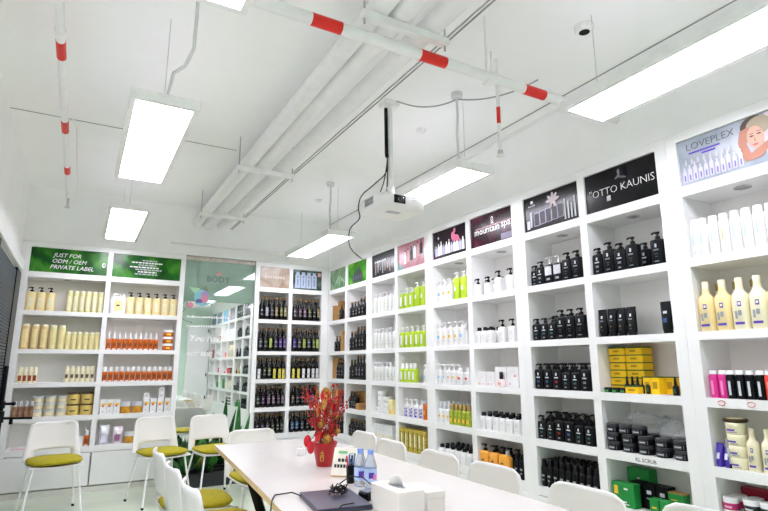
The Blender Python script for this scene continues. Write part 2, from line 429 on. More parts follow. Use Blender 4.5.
def d_c3(t, w, h):
    flat(t, 'printed_tools', [(rect(-0.19 + i * 0.055, -0.178 + i * 0.055, 0.03 + 0.02 * (i % 3), 0.16 + 0.03 * (i % 2)), TXTG if i % 2 else M('print_peach', 'c9a894', 0.5)) for i in range(7)])
    flat(t, 'white_lettering', [(rect(-0.2 + i * 0.045, -0.172 + i * 0.045, 0.165, 0.185), TXT) for i in range(6)], -0.006)
def d_c4(t, w, h):
    flat(t, 'printed_bottles', [(bottle2d(-0.12 + i * 0.062, 0.05 + 0.012 * i, 0.05, 0.13 + 0.02 * (i % 2)), (TXT, M('print_rose', 'd9a4ac', 0.5), PBLACK)[i % 3]) for i in range(6)])
    flat(t, 'printed_caps', [(rect(-0.13 + i * 0.062, -0.11 + i * 0.062, 0.18 + 0.012 * i, 0.2 + 0.012 * i), PBLACK) for i in range(5)], -0.006)
def d_c5(t, w, h):
    flat(t, 'printed_bottles', [(bottle2d(-0.21 + i * 0.042, 0.03, 0.036, 0.1 + 0.015 * (i % 3)), TXT if i % 3 else M('print_lilac', 'b8b4d8', 0.5)) for i in range(11)])
    ro = M('print_rose2', 'c8668a', 0.5)
    flat(t, 'pink_figure', [(ell(0.07, 0.17, 0.03, 0.05, rot=0.3), ro), (ell(0.12, 0.15, 0.045, 0.03, rot=-0.5), ro), (ell(0.09, 0.225, 0.018, 0.025), ro)], -0.007)
    flat(t, 'emblem', [(ell(-0.17, 0.2, 0.01, 0.014), TXTG)])
def d_c6(t, w, h):
    put_text(t, 'mountain', -0.05, 0.105, 0.085, TXT, 0, 'CENTER'); put_text(t, 'spa', 0.185, 0.115, 0.085, TXT, 0, 'CENTER')
    flat(t, 'emblem', [(ell(0.02, 0.212, 0.014, 0.022), TXT), (ell(0.02, 0.21, 0.008, 0.014), PBLACK), ([(0.0, 0.168), (0.01, 0.168), (0.045, 0.19), (0.035, 0.19)], TXT), ([(0.035, 0.168), (0.045, 0.168), (0.01, 0.19), (0.0, 0.19)], TXT)])
    flat(t, 'printed_streak', [(rect(-0.2, 0.24, 0.155, 0.16), M('print_rose', 'd9a4ac', 0.5)), (rect(0.12, 0.25, 0.01, 0.06), M('print_steel', '7c7488', 0.5))], -0.0035)
def d_c7(t, w, h):
    k = M('print_ink', '0f0f13', 0.4); l = M('print_lilac2', 'b3a9c8', 0.5)
    P_ = [(rect(-0.16 + i * 0.058, -0.112 + i * 0.058, 0.035 + 0.004 * i, 0.128 + 0.004 * i), k) for i in range(5)]
    G_ = [(rect(-0.165 + i * 0.058, -0.107 + i * 0.058, 0.03 + 0.004 * i, 0.135 + 0.004 * i), l) for i in range(5)]
    flat(t, 'printed_bottles', G_ + P_, -0.0035)
    flat(t, 'printed_tubes', [(rect(-0.235, -0.205, 0.02, 0.085), TXTG), (rect(-0.2, -0.18, 0.03, 0.15), TXTG)] + [(rect(0.13 + i * 0.03, 0.145 + i * 0.03, 0.02, 0.17 - 0.02 * (i % 3)), TXTG) for i in range(4)], -0.006)
    v = M('print_mauve', 'c2b6bc', 0.5)
    flat(t, 'printed_flower', [(ell(0.03 + 0.03 * math.cos(a), 0.188 + 0.028 * math.sin(a), 0.036, 0.013, rot=a), v) for a in (0.2, 0.9, 1.6, 2.4, 3.1, 4.2, 5.3)], -0.007)
    flat(t, 'emblem', [(ell(-0.18, 0.225, 0.016, 0.012), TXT)] + [(rect(-0.215 + i * 0.018, -0.203 + i * 0.018, 0.19, 0.202), TXTG) for i in range(4)])
def d_c8(t, w, h):
    put_text(t, '"', -0.222, 0.105, 0.07, TXT, thin=-.0012); put_text(t, 'OTTO KAUNIS', 0.018, 0.1, 0.07, TXT, 0, 'CENTER', space=0.97, thin=-.0014)
    v = M('print_smoke', '5c5a64', 0.5)
    flat(t, 'printed_figure', [(ell(0.0, 0.225, 0.01, 0.02), v), (ell(-0.01, 0.195, 0.022, 0.008, rot=0.5), v), (ell(0.025, 0.185, 0.03, 0.007, rot=-0.3), v)], -0.0036)
    flat(t, 'pale_square', [(rect(-0.1, -0.07, 0.055, 0.09), TXTG)])
def d_c9(t, w, h):
    put_text(t, 'LOVEPLEX', -0.215, 0.2, 0.058, TXTD, 0, 'LEFT', space=0.98, thin=-.001)
    flat(t, 'small_print', [(rect(-0.2, -0.03, 0.176, 0.186), PPURP), (rect(-0.13, -0.055, 0.158, 0.168), PPURP)])
    vi = M('print_vial', 'c9c6d6', 0.4); vt = M('print_vial_text', '7868b8', 0.5)
    p = []
    for i in range(11):
        x = -0.235 + i * 0.03; hh = 0.085 + 0.012 * (i % 3); p.append((bottle2d(x, 0.02, 0.021, hh), vi)); p.append((rect(x - 0.004, x + 0.004, 0.026, 0.06), vt))
    for i in range(8): p.append((bottle2d(-0.22 + i * 0.034, 0.115, 0.012, 0.035), M('print_vial2', 'b9b4b8', 0.5)))
    flat(t, 'printed_vials', p)
    sk = M('print_skin', 'b8806c', 0.6); sk2 = M('print_skin_light', 'd3a594', 0.6); ha = M('print_hair', 'a89a86', 0.6); hd = M('print_hair_dark', '54453c', 0.6); fu = M('print_fur', 'cfc2c6', 0.6)
    flat(t, 'printed_portrait', [
        ([(0.19, 0.015), (0.255, 0.015), (0.255, 0.26), (0.2, 0.262), (0.175, 0.2)], fu), (ell(0.14, 0.215, 0.062, 0.052), hd), (ell(0.165, 0.207, 0.06, 0.05), ha),
        ([(0.06, 0.15), (0.075, 0.205), (0.115, 0.215), (0.13, 0.18), (0.1, 0.13), (0.12, 0.06), (0.09, 0.035), (0.065, 0.07)], sk),
        (ell(0.145, 0.15, 0.04, 0.062, rot=0.12), sk2),
        ([(0.09, 0.035), (0.12, 0.075), (0.2, 0.115), (0.215, 0.09), (0.16, 0.04)], sk),
        (ell(0.128, 0.16, 0.011, 0.004), hd), (ell(0.163, 0.164, 0.011, 0.004), hd), (rect(0.118, 0.138, 0.171, 0.174), hd), (rect(0.153, 0.175, 0.176, 0.179), hd),
        ([(0.14, 0.155), (0.148, 0.13), (0.138, 0.128)], sk), (ell(0.142, 0.112, 0.014, 0.005), M('print_lip', 'c0606a', 0.5))], -0.0045)
poster('A', GRN, 'green banner reading JUST FOR ODM / OEM PRIVATE LABEL', d_A, 'banner', 'banner')
poster('B', GRN, 'green banner with lines of small white print', d_B, 'banner', 'banner')
poster('C', BEI, 'beige poster with faint pale lettering in far corner cabinet', d_C)
poster('D', TUB, 'grey-green poster showing four pale blue tubes', d_D)
poster('c1', PGRN, 'pale green poster right beside the far corner', d_c1)
poster('c2', GRN2, 'bright green poster with dark bottles', d_c2)
poster('c3', NAVY, 'navy poster with slim silver tools', d_c3)
poster('c4', PNK, 'pink and pale blue poster with bottles', d_c4)
poster('c5', PFIG, 'dark plum poster with a pink figure above white bottles', d_c5)
poster('c6', MAR, 'maroon poster with white lettering and round emblem', d_c6)
poster('c7', BLK, 'black poster with a bottle line-up and pale flower', d_c7)
poster('c8', BLK2, 'black poster with one line of large white capitals', d_c8)
poster('c9', SIL, 'silver poster with purple vials and portrait of a blonde woman', d_c9)
poster('c10', SKY1, 'sky blue poster seen only in the mirror'); poster('c11', SKY2, 'grey-blue poster seen only in the mirror'); poster('c12', SKY3, 'steel blue poster seen only in the mirror')

# ------------------------------------------------------------------ product kinds: (object name, category, [(part name, mesh), ...])
KIND = {}
def kind(key, name, cat, parts):
    KIND[key] = (name, cat, [(pn, mb.mesh(pn)) for pn, mb in parts])
def body_rings(h, hx, hy, neck, nh=0.012):
    return [(0, hx * .93, hy * .93), (0.004, hx, hy), (h - 0.014, hx, hy), (h - 0.005, hx * .93, hy * .93), (h - nh * 0, neck, neck, 0, 0, 2.0)]
def pump(h, r, mat, hh=0.045, nz=0.034, direc=(-1, -0.3)):
    mb = MB(); mb.cyl(0, 0, h, h + 0.018, r, mat, 12); mb.cyl(0, 0, h + 0.018, h + hh - 0.01, 0.006, mat, 8)
    mb.loft([(h + hh - 0.014, 0.012, 0.012), (h + hh, 0.014, 0.013)], mat, 10)
    d = Vector((direc[0], direc[1], 0)).normalized()
    mb.tube([(0, 0, h + hh - 0.005), tuple(d * nz * 0.7 + Vector((0, 0, h + hh - 0.004))), tuple(d * nz + Vector((0, 0, h + hh - 0.012)))], 0.0058, mat, 6)
    return mb
def label_parts(hx, hy, ex, h, spec):
    return [('label' if i == 0 else 'print_line', MB().patch(hx, hy, ex, x0, x1, z0 * h, z1 * h, mat, 0.0006 + 0.0003 * i)) for i, (x0, x1, z0, z1, mat) in enumerate(spec)]
def labels(hx, hy, ex, h, spec):
    mb = MB()
    for i, (x0, x1, z0, z1, mat) in enumerate(spec): mb.patch(hx, hy, ex, x0, x1, z0 * h, z1 * h, mat, 0.0006 + 0.0003 * i)
    return mb
def pumpb(key, name, w, d, h, ex, body, pm, spec, hh=0.045, cat='bottle', n=16):
    hx, hy = w / 2, d / 2
    ps = [('body', MB().loft(body_rings(h, hx, hy, min(hx, hy) * 0.45), body, n=n, ex=ex)), ('pump', pump(h, min(hx, hy) * 0.5, pm, hh))]
    if spec: ps += label_parts(hx, hy, ex, h * 0.97, spec) if key[:4] in ('wtub', 'pink', 'blac', 'redt', 'blk_') else [('label', labels(hx, hy, ex, h * 0.97, spec))]
    kind(key, name, cat, ps)
def capb(key, name, w, d, h, ex, body, cm, spec, ch=0.03, cr=0.6, cat='bottle', n=16, top=None):
    hx, hy = w / 2, d / 2; q = min(hx, hy)
    ps = [('body', MB().loft(body_rings(h, hx, hy, q * cr * 0.9), body, n=n, ex=ex)),
          ('cap', MB().loft([(h, q * cr, q * cr), (h + ch - 0.003, q * cr * (top or 0.95), q * cr * (top or 0.95)), (h + ch, q * cr * (top or .95) * .85, q * cr * (top or .95) * .85)], cm, n=12))]
    if spec: ps += label_parts(hx, hy, ex, h * 0.97, spec) if key[:4] in ('wtub', 'pink', 'blac', 'redt', 'blk_') else [('label', labels(hx, hy, ex, h * 0.97, spec))]
    kind(key, name, cat, ps)
def carton(key, name, w, d, h, mat, spec=(), lid=None, cat='box'):
    ps = [('body', MB().cbox(-w / 2, w / 2, -d / 2, d / 2, 0, h if not lid else h - 0.006, mat, 0.0015))]
    if lid: ps.append(('lid', MB().cbox(-w / 2 - .001, w / 2 + .001, -d / 2 - .001, d / 2 + .001, h - 0.006, h, lid, 0.0015)))
    if spec:
        mb = MB()
        for i, (x0, x1, z0, z1, mt) in enumerate(spec):
            y = -d / 2 - 0.0006 - 0.0003 * i - (0.001 if lid else 0)
            mb.add([(x0 * w / 2, y, z0 * h), (x1 * w / 2, y, z0 * h), (x1 * w / 2, y, z1 * h), (x0 * w / 2, y, z1 * h)], [(0, 1, 2, 3)], mt)
        ps.append(('printing', mb))
    kind(key, name, cat, ps)
def jar(key, name, r, h, body, lid, spec=(), lh=0.3, cat='jar', n=16, lr=1.02):
    hb = h * (1 - lh)
    ps = [('body', MB().loft([(0, r * .92, r * .92), (0.003, r, r), (hb, r, r)], body, n=n)), ('lid', MB().loft([(hb, r * lr, r * lr), (h - 0.003, r * lr, r * lr), (h, r * .95, r * .95)], lid, n=n))]
    if spec: ps.append(('label', labels(r, r, 2, hb, spec)))
    kind(key, name, cat, ps)
def tubek(key, name, w, h, body, cm, spec, cap_h=0.022):
    hx = w / 2
    ps = [('cap', MB().loft([(0, hx * .72, hx * .72), (cap_h, hx * .76, hx * .76)], cm, n=14)),
          ('body', MB().loft([(cap_h, hx * .8, hx * .78), (cap_h + 0.006, hx * .84, hx * .8), (h * .45, hx * .92, hx * .62), (h * .75, hx * .98, hx * .34), (h * .93, hx, 0.004), (h, hx, 0.003)], body, n=16))]
    for i, (x0, x1, z0, z1, mt) in enumerate(spec):
        def yy(z): 
            z = z * h
            t = [(cap_h, hx * .78), (h * .45, hx * .62), (h * .75, hx * .34), (h * .93, 0.004), (h, 0.003)]
            for (a, b), (c, d) in zip(t, t[1:]):
                if a <= z <= c: return b + (d - b) * (z - a) / (c - a)
            return 0.004
        y0, y1 = -yy(z0) - 0.0012, -yy(z1) - 0.0012
        ps.append(('label' if i == 0 else 'print_line', MB().add([(x0 * hx * .85, y0, z0 * h), (x1 * hx * .85, y0, z0 * h), (x1 * hx * .85, y1, z1 * h), (x0 * hx * .85, y1, z1 * h)], [(0, 1, 2, 3)], mt)))
    kind(key, name, 'tube', ps)
PDIM = M('print_dim', '7c8087', 0.5); PDARK = M('print_darkgrey', '4a4e55', 0.5); DBLUE = M('print_deep_blue', '2c4f86', 0.5); DRED = M('print_deep_red', '96262c', 0.5); DTEAL = M('print_deep_teal', '2a5a60', 0.5)
EMB = [(-.16, .16, .70, .84, PLIGHT), (-.42, .42, .57, .63, PDIM), (-.3, .3, .42, .45, PDARK), (-.2, .2, .32, .35, PDARK), (-.35, .35, .13, .17, PDIM)]
def emb(c): return [(-.16, .16, .70, .84, PLIGHT), (-.42, .42, .57, .63, PLIGHT), (-.3, .3, .34, .45, c), (-.25, .25, .13, .2, PDIM)]
pumpb('blk_l', 'pump_bottle', .081, .058, .158, 5, CHAR, BLACK, EMB, .046)
pumpb('blk_m', 'pump_bottle', .08, .054, .14, 5, CHAR, BLACK, emb(PDIM), .041)
pumpb('blk_s', 'pump_bottle', .074, .05, .122, 5, CHAR, BLACK, emb(DTEAL), .037)
pumpb('blk_blue', 'pump_bottle', .078, .055, .14, 5, BLACKM, BLACK, emb(DBLUE), .038)
pumpb('blk_red', 'pump_bottle', .078, .055, .14, 5, BLACKM, BLACK, emb(DRED), .038)
pumpb('blk_foil', 'pump_bottle', .08, .056, .145, 5, CHAR, CHROME, [(-.8, .8, .45, .92, SILVER), (-.4, .4, .2, .3, PGREY)], .055)
capb('blk_slim', 'slim_bottle', .05, .05, .135, 2, BLACKM, BLACK, [(-.5, .5, .5, .6, PGREY), (-.4, .4, .3, .36, PGREY)], .045, .7)
tubek('blk_tube', 'squeeze_tube', .066, .175, CHAR, BLACK, [(-.22, .22, .66, .76, PLIGHT), (-.45, .45, .55, .59, PDIM), (-.14, .14, .33, .38, M('print_mustard', 'a08a2c', .5)), (-.35, .35, .22, .24, PDARK)])
tubek('blk_tube_blue', 'squeeze_tube', .068, .185, CHAR, BLACK, [(-.4, .4, .62, .7, PLIGHT), (-.4, .4, .34, .48, DBLUE)])
WL = [(-.5, .5, .62, .66, PLIGHT), (-.5, .5, .5, .53, PLIGHT), (-.3, .3, .2, .24, PLIGHT)]
pumpb('wsq_pump', 'pump_bottle', .066, .05, .1, 6, PW, BLACK, WL, .05)
pumpb('wsq_pump_l', 'pump_bottle', .074, .052, .125, 6, PW, BLACK, WL, .055)
capb('wsq_cap', 'square_bottle', .066, .05, .105, 6, PW, BLACK, WL, .03, .75)
def wdot(c): return [(-.45, .45, .42, .6, c), (-.5, .5, .25, .28, PLIGHT), (-.5, .5, .75, .78, PLIGHT)]
pumpb('wp_blue', 'pump_bottle', .07, .05, .16, 3, PW, PW, wdot(PSKY), .05)
pumpb('wp_yel', 'pump_bottle', .07, .05, .16, 3, PW, PW, wdot(PYEL), .05)
pumpb('wp_blue_s', 'pump_bottle', .056, .045, .125, 3, PW, PW, wdot(PSKY), .05)
pumpb('wp_yel_s', 'pump_bottle', .056, .045, .125, 3, PW, PW, wdot(PYEL), .05)
capb('wc_red', 'capped_bottle', .066, .05, .11, 3, PW, PW, wdot(PREDP), .035, .6)
capb('wc_clear', 'capped_bottle', .06, .05, .125, 3, PW, FROST, wdot(PYEL), .06, .8)
GL = [(-.85, -.55, .06, .9, LIME), (-.4, .5, .3, .34, PLIGHT), (-.4, .5, .5, .53, PLIGHT), (-.4, .5, .7, .72, PLIGHT)]
pumpb('wgreen', 'pump_bottle', .068, .05, .18, 4, PW, PW, GL, .045)
pumpb('wgreen_s', 'pump_bottle', .066, .05, .155, 4, PW, PW, GL, .045)
pumpb('lime', 'pump_bottle', .076, .056, .16, 4, LIME, PW, [(-.5, .45, .2, .8, PW)], .05)
pumpb('lime_l', 'pump_bottle', .085, .06, .2, 2.5, LIME, PW, [(-.3, .3, .4, .6, PW)], .05)
capb('lime_c', 'capped_bottle', .072, .055, .135, 4, LIME, PW, [(-.5, .45, .2, .8, PW)], .05, .7)
PP = [(-.8, .8, .1, .25, PPURP), (-.8, -.2, .3, .45, PPURP), (.1, .7, .35, .55, PPURP), (-.6, 0, .55, .7, PPURP), (.2, .8, .65, .75, PPURP)]
pumpb('wpurple', 'pump_bottle', .062, .05, .13, 3, PW, PW, PP, .05)
capb('amber_c', 'capped_bottle', .055, .05, .15, 2, AMBER, GREYP, [(-.5, .5, .3, .6, ORANGE)], .03, .6)
capb('greengold', 'capped_bottle', .055, .05, .125, 3, M('olive_gold', '9aa832', .3, var=.3, scale=40), GOLDC, [(-.6, .6, .2, .45, PYEL)], .05, .75)
carton('gg_box', 'tall_carton', .075, .075, .21, M('gold_pattern', 'b8a03a', .35, var=.6, scale=60), [(-.6, -.1, .1, .9, M('green_pattern', '66721c', .5, var=.4, scale=50)), (.15, .7, .25, .8, CREAM2)])
pumpb('orange', 'pump_bottle', .095, .065, .155, 4, ORANGE, BLACK, [(-.4, .4, .45, .5, PBLACK), (-.25, .25, .55, .62, PBLACK), (-.3, .3, .3, .33, PBLACK)], .05)
capb('orange_s', 'capped_bottle', .07, .055, .14, 4, ORANGE, FROST, [(-.4, .4, .45, .5, PBLACK)], .04, .6)
# left-hand far cabinet
pumpb('cream_p', 'pump_bottle', .084, .07, .202, 2.6, CREAM, BLACK, [(-.55, .45, .2, .7, CREAM2)], .05)
capb('celery', 'tall_tube', .058, .056, .215, 2, CELERY, CREAM2, [(-.6, .5, .1, .85, CREAM2)], .018, .96)
capb('tan_t', 'tall_tube', .077, .07, .24, 2, TAN, CREAM2, [(-.6, .5, .08, .9, CREAM)], .02, .96)
capb('celery_b', 'tall_tube', .076, .07, .235, 2, CELERY, CREAM2, [(-.6, .5, .08, .9, CREAM)], .02, .96)
capb('celery_s', 'tall_tube', .054, .05, .172, 2, CELERY, CREAM2, [(-.6, .5, .08, .9, CREAM)], .016, .96)
capb('amber_s', 'spray_bottle', .052, .05, .125, 2, AMBER, PW, [(-.7, .7, 0.02, .12, PW), (-.45, .45, .35, .62, M('amber_dark', '7a3410', .4))], .07, .62, top=.5)
capb('amber_w', 'capped_bottle', .05, .05, .108, 2, AMBER, PW, [(-.7, .7, 0.02, .12, PW), (-.45, .45, .3, .7, M('amber_dark', '7a3410', .4))], .05, .75)
jar('amber_j', 'jar', .057, .078, AMBER, PW, [(-.4, .4, .3, .7, PYEL)], .35)
capb('redcream', 'slim_tube', .04, .036, .13, 2, CREAM2, CREAM2, [(-.7, .7, .15, .6, M('rust_label', '9c3a1c', .5))], .03, .9)
capb('palecream', 'slim_tube', .046, .04, .14, 2, CREAM2, CREAM2, [(-.6, .6, .3, .62, M('taupe_label', '8a7a66', .5)), (-.4, .4, .42, .52, PBLACK)], .025, .9)
capb('brown_b', 'clear_bottle', .046, .04, .11, 3, BROWNL, FROST, [(-.6, .6, .3, .6, M('mocha_label', '9c7a62', .5))], .05, .85)
jar('tub', 'tub', .051, .068, M('tub_body', 'e3dab6', .4), FROST, [(-.5, .5, .2, .8, CREAM2)], .3)
jar('yjar', 'jar', .06, .115, M('yellow_jar', 'e9cf78', .35), M('brown_lid', '4a3526', .4), [(-.4, .4, .4, .52, PBLACK)], .14)
carton('wbox', 'carton', .062, .06, .15, PW, [(-.7, .7, .6, .75, PYEL), (-.5, .2, .5, .6, PREDP), (-.3, .3, .15, .2, PGREY)])
carton('wbox_s', 'carton', .06, .05, .06, PW, [(-.6, .4, .3, .7, PLIGHT), (-.2, .2, .4, .55, PREDP)])
jar('honey', 'jar', .055, .12, M('honey', 'd59a2c', .25, var=.3, scale=30), FROST, [], .4)
def pouch(key, w, h, mat, spec=None, mat2=None):
    hx = w / 2; a = MB().loft([(0, hx * .8, .03), (.02, hx * .95, .036), (h * .5, hx, .026), (h * .8, hx * .97, .014), (h * .92, hx, .004), (h, hx, .003)], mat, n=18, ex=3)
    ps = [('body', a)]
    if spec:
        mb = MB()
        for x0, x1, z0, z1, mt in spec: mb.add([(x0 * hx, -.04, z0 * h), (x1 * hx, -.04, z0 * h), (x1 * hx, -.03, z1 * h), (x0 * hx, -.03, z1 * h)], [(0, 1, 2, 3)], mt)
        ps.append(('label', mb))
    kind(key, 'pouch', 'pouch', ps)
pouch('pouch_silver', .11, .2, SILVER, [(-.5, .5, .1, .5, M('lilac_print', 'd9d4ea', .4))])
pouch('pouch_pink', .11, .18, M('foil_pink', 'd9cdd4', .25, .4, var=.15), [(-.6, .3, .15, .5, M('plum_print', '96608c', .4)), (-.2, .5, .55, .7, PW)])
kind('flat_bag', 'folded_bag', 'bag', [('body', MB().loft([(0, .09, .055), (.008, .1, .06), (.02, .07, .05), (.03, .05, .02)], PW, n=14, ex=3)), ('base', MB().cbox(-.11, .06, -.065, -.061, .001, .012, M('bag_pink', 'e6b4bc', .5), .001))])
mg = MB().loft([(0, .036, .036), (.004, .04, .04), (.1, .04, .04)], PLW, n=16)
mh = MB().tube([(-.038 - .03 * math.sin(a), 0, .05 - .03 * math.cos(a)) for a in [PI * i / 8 for i in range(9)]], .006, PLW)
kind('mug', 'mug', 'mug', [('body', mg), ('handle', mh)])
jc = MB().loft([(0, .075, .05), (.006, .08, .055), (.17, .08, .055), (.195, .06, .045), (.2, .05, .04)], PLW, n=20, ex=5)
jn = MB().tube([(-.05, 0, .19), (-.048, 0, .225), (.01, 0, .228), (.02, 0, .19)], .011, PLW, 8)
kind('jerry', 'jerry_can', 'canister', [('body', jc), ('handle', jn), ('cap', MB().cyl(.052, 0, .195, .228, .018, PLW)), ('label', MB().patch(.08, .055, 5, -.5, .55, .03, .15, CREAM).patch(.08, .055, 5, -.2, .2, .085, .1, PBLACK, .0012))])
# dark oil bottles with cork tops; the label colour differs
def oil(key, col, h=.285, r=.029, lz=(.16, .56)):
    pr = [(0, .9 * r), (.004, r), (h * .56, r), (h * .64, r * .85), (h * .72, r * .42), (h * .78, r * .38), (h * .9, r * .38)]
    b = MB().loft([(z, q, q) for z, q in pr], BOTTLE, n=14)
    c = MB().loft([(h * .86, r * .46, r * .46), (h * .995, r * .43, r * .43), (h, r * .36, r * .36)], CORK, n=10)
    l = MB().patch(r, r, 2, -.6, .6, h * lz[0], h * lz[1] * .97, col)
    l.patch(r, r, 2, -.45, .45, h * .2, h * .24, PGREY, .0012).patch(r, r, 2, -.35, .35, h * .38, h * .42, TXTG, .0012)
    kind(key, 'oil_bottle', 'bottle', [('body', b), ('stopper', c), ('label', l)])
LBL = {'slate': '4a4c55', 'olive': '5f6634', 'lime': '9fae4a', 'violet': '5a3a84', 'yellow': 'cfc23e', 'white': 'dcdcde', 'plum': '4c2f4c', 'moss': '33422c', 'blue': '44628a', 'gold': '8a7a4a', 'mauve': '6d5668', 'ink': '232328', 'silver': '9a9ca8', 'brown': '5a4636'}
for k_, c_ in LBL.items(): oil('oil_' + k_, M('oil_label_' + k_, c_, .5, var=.1, scale=60), lz=((.03, .5) if k_ in ('yellow', 'white') else (.16, .56)))
oil('oil_short', M('oil_label_ink', '232328'), h=.2, r=.034)
oil('oil_mid', M('oil_label_ink', '232328'), h=.235, r=.033)
carton('kraft_t', 'kraft_box', .085, .08, .2, KRAFT); carton('kraft_m', 'kraft_box', .09, .085, .13, KRAFT); carton('kraft_s', 'kraft_box', .1, .09, .07, KRAFT)
carton('kraft_xt', 'kraft_box', .07, .07, .26, KRAFT)
jar('wjar', 'jar', .055, .058, PW, M('jar_lid_pale', 'dfe2e0', .35), [(-.5, .5, .3, .6, PLIGHT)], .4)
carton('wtall', 'carton', .075, .07, .2, PW, [(-.6, .6, .35, .5, M('pale_gold', 'e3d6a8', .5)), (-.4, .4, .7, .74, PLIGHT)])
carton('ybox_t', 'carton', .07, .07, .15, M('pale_yellow_carton', 'efe0a0', .5), [(-.5, .5, .1, .3, PYEL)])
carton('wflower', 'carton', .1, .08, .115, PW, [(-.7, -.4, .1, .22, M('print_coral', 'e08a80', .5)), (.2, .45, .12, .2, M('print_coral', 'e08a80', .5)), (-.2, .3, .6, .63, PLIGHT)])
carton('wflower_l', 'carton', .13, .09, .155, PW, [(-.6, -.4, .1, .22, M('print_coral', 'e08a80', .5)), (.3, .6, .5, .6, M('print_coral', 'e08a80', .5)), (-.3, .4, .75, .78, PLIGHT)])
capb('nail', 'capped_bottle', .045, .04, .06, 5, M('pale_rose_glass', 'f0d8d4', .2), BLACK, [(-.5, .5, .3, .5, M('print_coral', 'e08a80', .5))], .055, .75)
# yellow and green things, black jars
carton('ybox', 'carton', .114, .1, .046, YBOX, [(-.45, .3, .35, .6, M('print_olive', 'b08a10', .5))], GEDGE)
carton('ybox_up', 'carton', .05, .07, .1, YBOX, [(-.6, .6, .3, .7, M('print_olive', 'b08a10', .5))], GEDGE)
carton('ybox_front', 'carton', .085, .05, .045, YBOX, [(-.5, .5, .35, .6, M('print_olive', 'b08a10', .5))], GEDGE)
jar('gjar', 'small_jar', .026, .03, DGREEN, BLACK, [(-.5, .5, .2, .8, M('print_leaf', '2e8a3e', .5))], .35)
capb('dropper', 'dropper_bottle', .034, .034, .055, 2, BLACK, BLACK, [(-.5, .5, .2, .7, M('print_moss', '2a4a2e', .5))], .045, .55, top=.5)
jar('bjar', 'jar', .042, .052, BLACKM, M('jar_lid_black', '2c2d31', .3), [(-.75, .75, .2, .85, M('jar_label', '4a4c54', .4)), (-.45, .45, .45, .6, PLIGHT)], .36)
jar('bjar_w', 'jar', .036, .06, M('jar_dark', '33393c', .35), PW, [(-.7, .7, .15, .8, PBLACK), (-.5, .5, .35, .6, PLIGHT)], .42)
jar('pjar', 'jar', .036, .058, MAGENTA, PW, [(-.5, .5, .3, .6, M('print_pinkish', 'f0b8cc', .5))], .45)
carton('gbox_l', 'carton', .15, .06, .135, GBOX, [(-.8, -.45, .5, .85, PYEL), (.1, .45, .72, .8, TXT), (-.8, .3, .18, .24, TXT), (-.6, .5, .1, .14, TXT)])
carton('gbox_b', 'carton', .15, .08, .2, GBOX, [(-.1, .2, .7, .75, TXT)])
carton('gbox_s', 'carton', .055, .05, .085, GBOX, [(-.5, .5, .4, .5, PYEL)]); carton('gbox_m', 'carton', .09, .06, .065, GBOX, [(-.6, .2, .4, .46, PYEL)], M('carton_tan_lid', 'a8824a', .6))
carton('bbox', 'carton', .075, .07, .14, BLACKM, [(-.4, .4, .6, .75, PLIGHT), (-.5, .5, .4, .46, PGREY)])
carton('rbox', 'carton', .2, .06, .2, CRIMSON, [(-.1, .15, .5, .6, M('print_gold', 'd8b070', .5)), (-.3, .3, .38, .42, M('print_gold', 'd8b070', .5))])
# items under the silver portrait poster
capb('wtube', 'slim_bottle', .055, .046, .18, 2.4, PW, PW, [(-.3, .02, .4, .8, M('print_pale_blue', 'b3d9ea', .5)), (-.25, .3, .1, .2, M('print_pale_grey', 'd4d8da', .5))], .035, .98)
capb('wtube_o', 'slim_bottle', .054, .045, .18, 2.4, PW, PW, [(-.3, .02, .4, .75, M('print_orange', 'f3c88c', .5)), (-.25, .3, .1, .2, M('print_pale_grey'))], .035, .98)
def neckb(key, body, cap, spec):
    b = MB().loft([(0, .037, .032), (.005, .041, .036), (.155, .041, .036), (.178, .037, .033), (.194, .023, .021), (.205, .018, .018), (.225, .0165, .0165)], body, n=18, ex=2.6)
    c = MB().loft([(.225, .017, .017), (.262, .018, .018), (.266, .015, .015)], cap, n=12)
    kind(key, 'necked_bottle', 'bottle', [('body', b), ('cap', c)] + label_parts(.041, .036, 2.6, .155, spec))
NS = [(-.1, .35, .75, .92, PPURP), (-.02, .26, .8, .88, CREAM2), (-.1, .3, .45, .62, PGREY), (-.6, .5, .16, .24, PPURP), (-.5, -.2, .35, .6, PGREY)]
neckb('neck_s', CREAM2, CREAM2, NS); KIND['neck_s'] = (KIND['neck_s'][0], KIND['neck_s'][1], KIND['neck_s'][2])
for _p, _me in KIND['neck_s'][2]: _me.transform(Matrix.Diagonal((.66, .72, .76, 1)))
neckb('neck_c', CREAM, CREAM2, NS); neckb('neck_p', CREAM2, CREAM2, NS); neckb('neck_g', CREAM2, GOLDC, NS)
for k_, b_, s_ in (('pinkt', PINK, M('print_rosy', 'f08ac4', .5)), ('blackt', CHAR, PLIGHT), ('redt', REDT, M('print_salmon', 'f9a090', .5))):
    capb(k_, 'capped_tube', .044, .04, .12, 2.5, b_, PW, [(-.3, .25, .15, .75, s_)], .02, .98)
jar('tub_c', 'tub', .046, .055, CREAM2, CREAM2, [(-.6, .3, .4, .62, PPURP), (-.3, .5, .2, .3, PGREY)], .28)
kind('plate', 'round_lid', 'lid', [('body', MB().loft([(0, .05, .05), (.004, .057, .057), (.014, .058, .058), (.018, .053, .053)], M('bronze_lid', '4a3c22', .3, .4), n=20)), ('rim', MB().loft([(.0182, .04, .04), (.021, .037, .037)], CREAM2, n=20))])
pouch('pouch_violet', .036, .115, VIOLET, [(-.3, .5, .35, .6, M('lilac_print', 'd9d4ea', .4))])
tubek('silver_tube', 'squeeze_tube', .034, .14, SILVER, BLACK, [(-.3, .3, .4, .7, PGREY)])
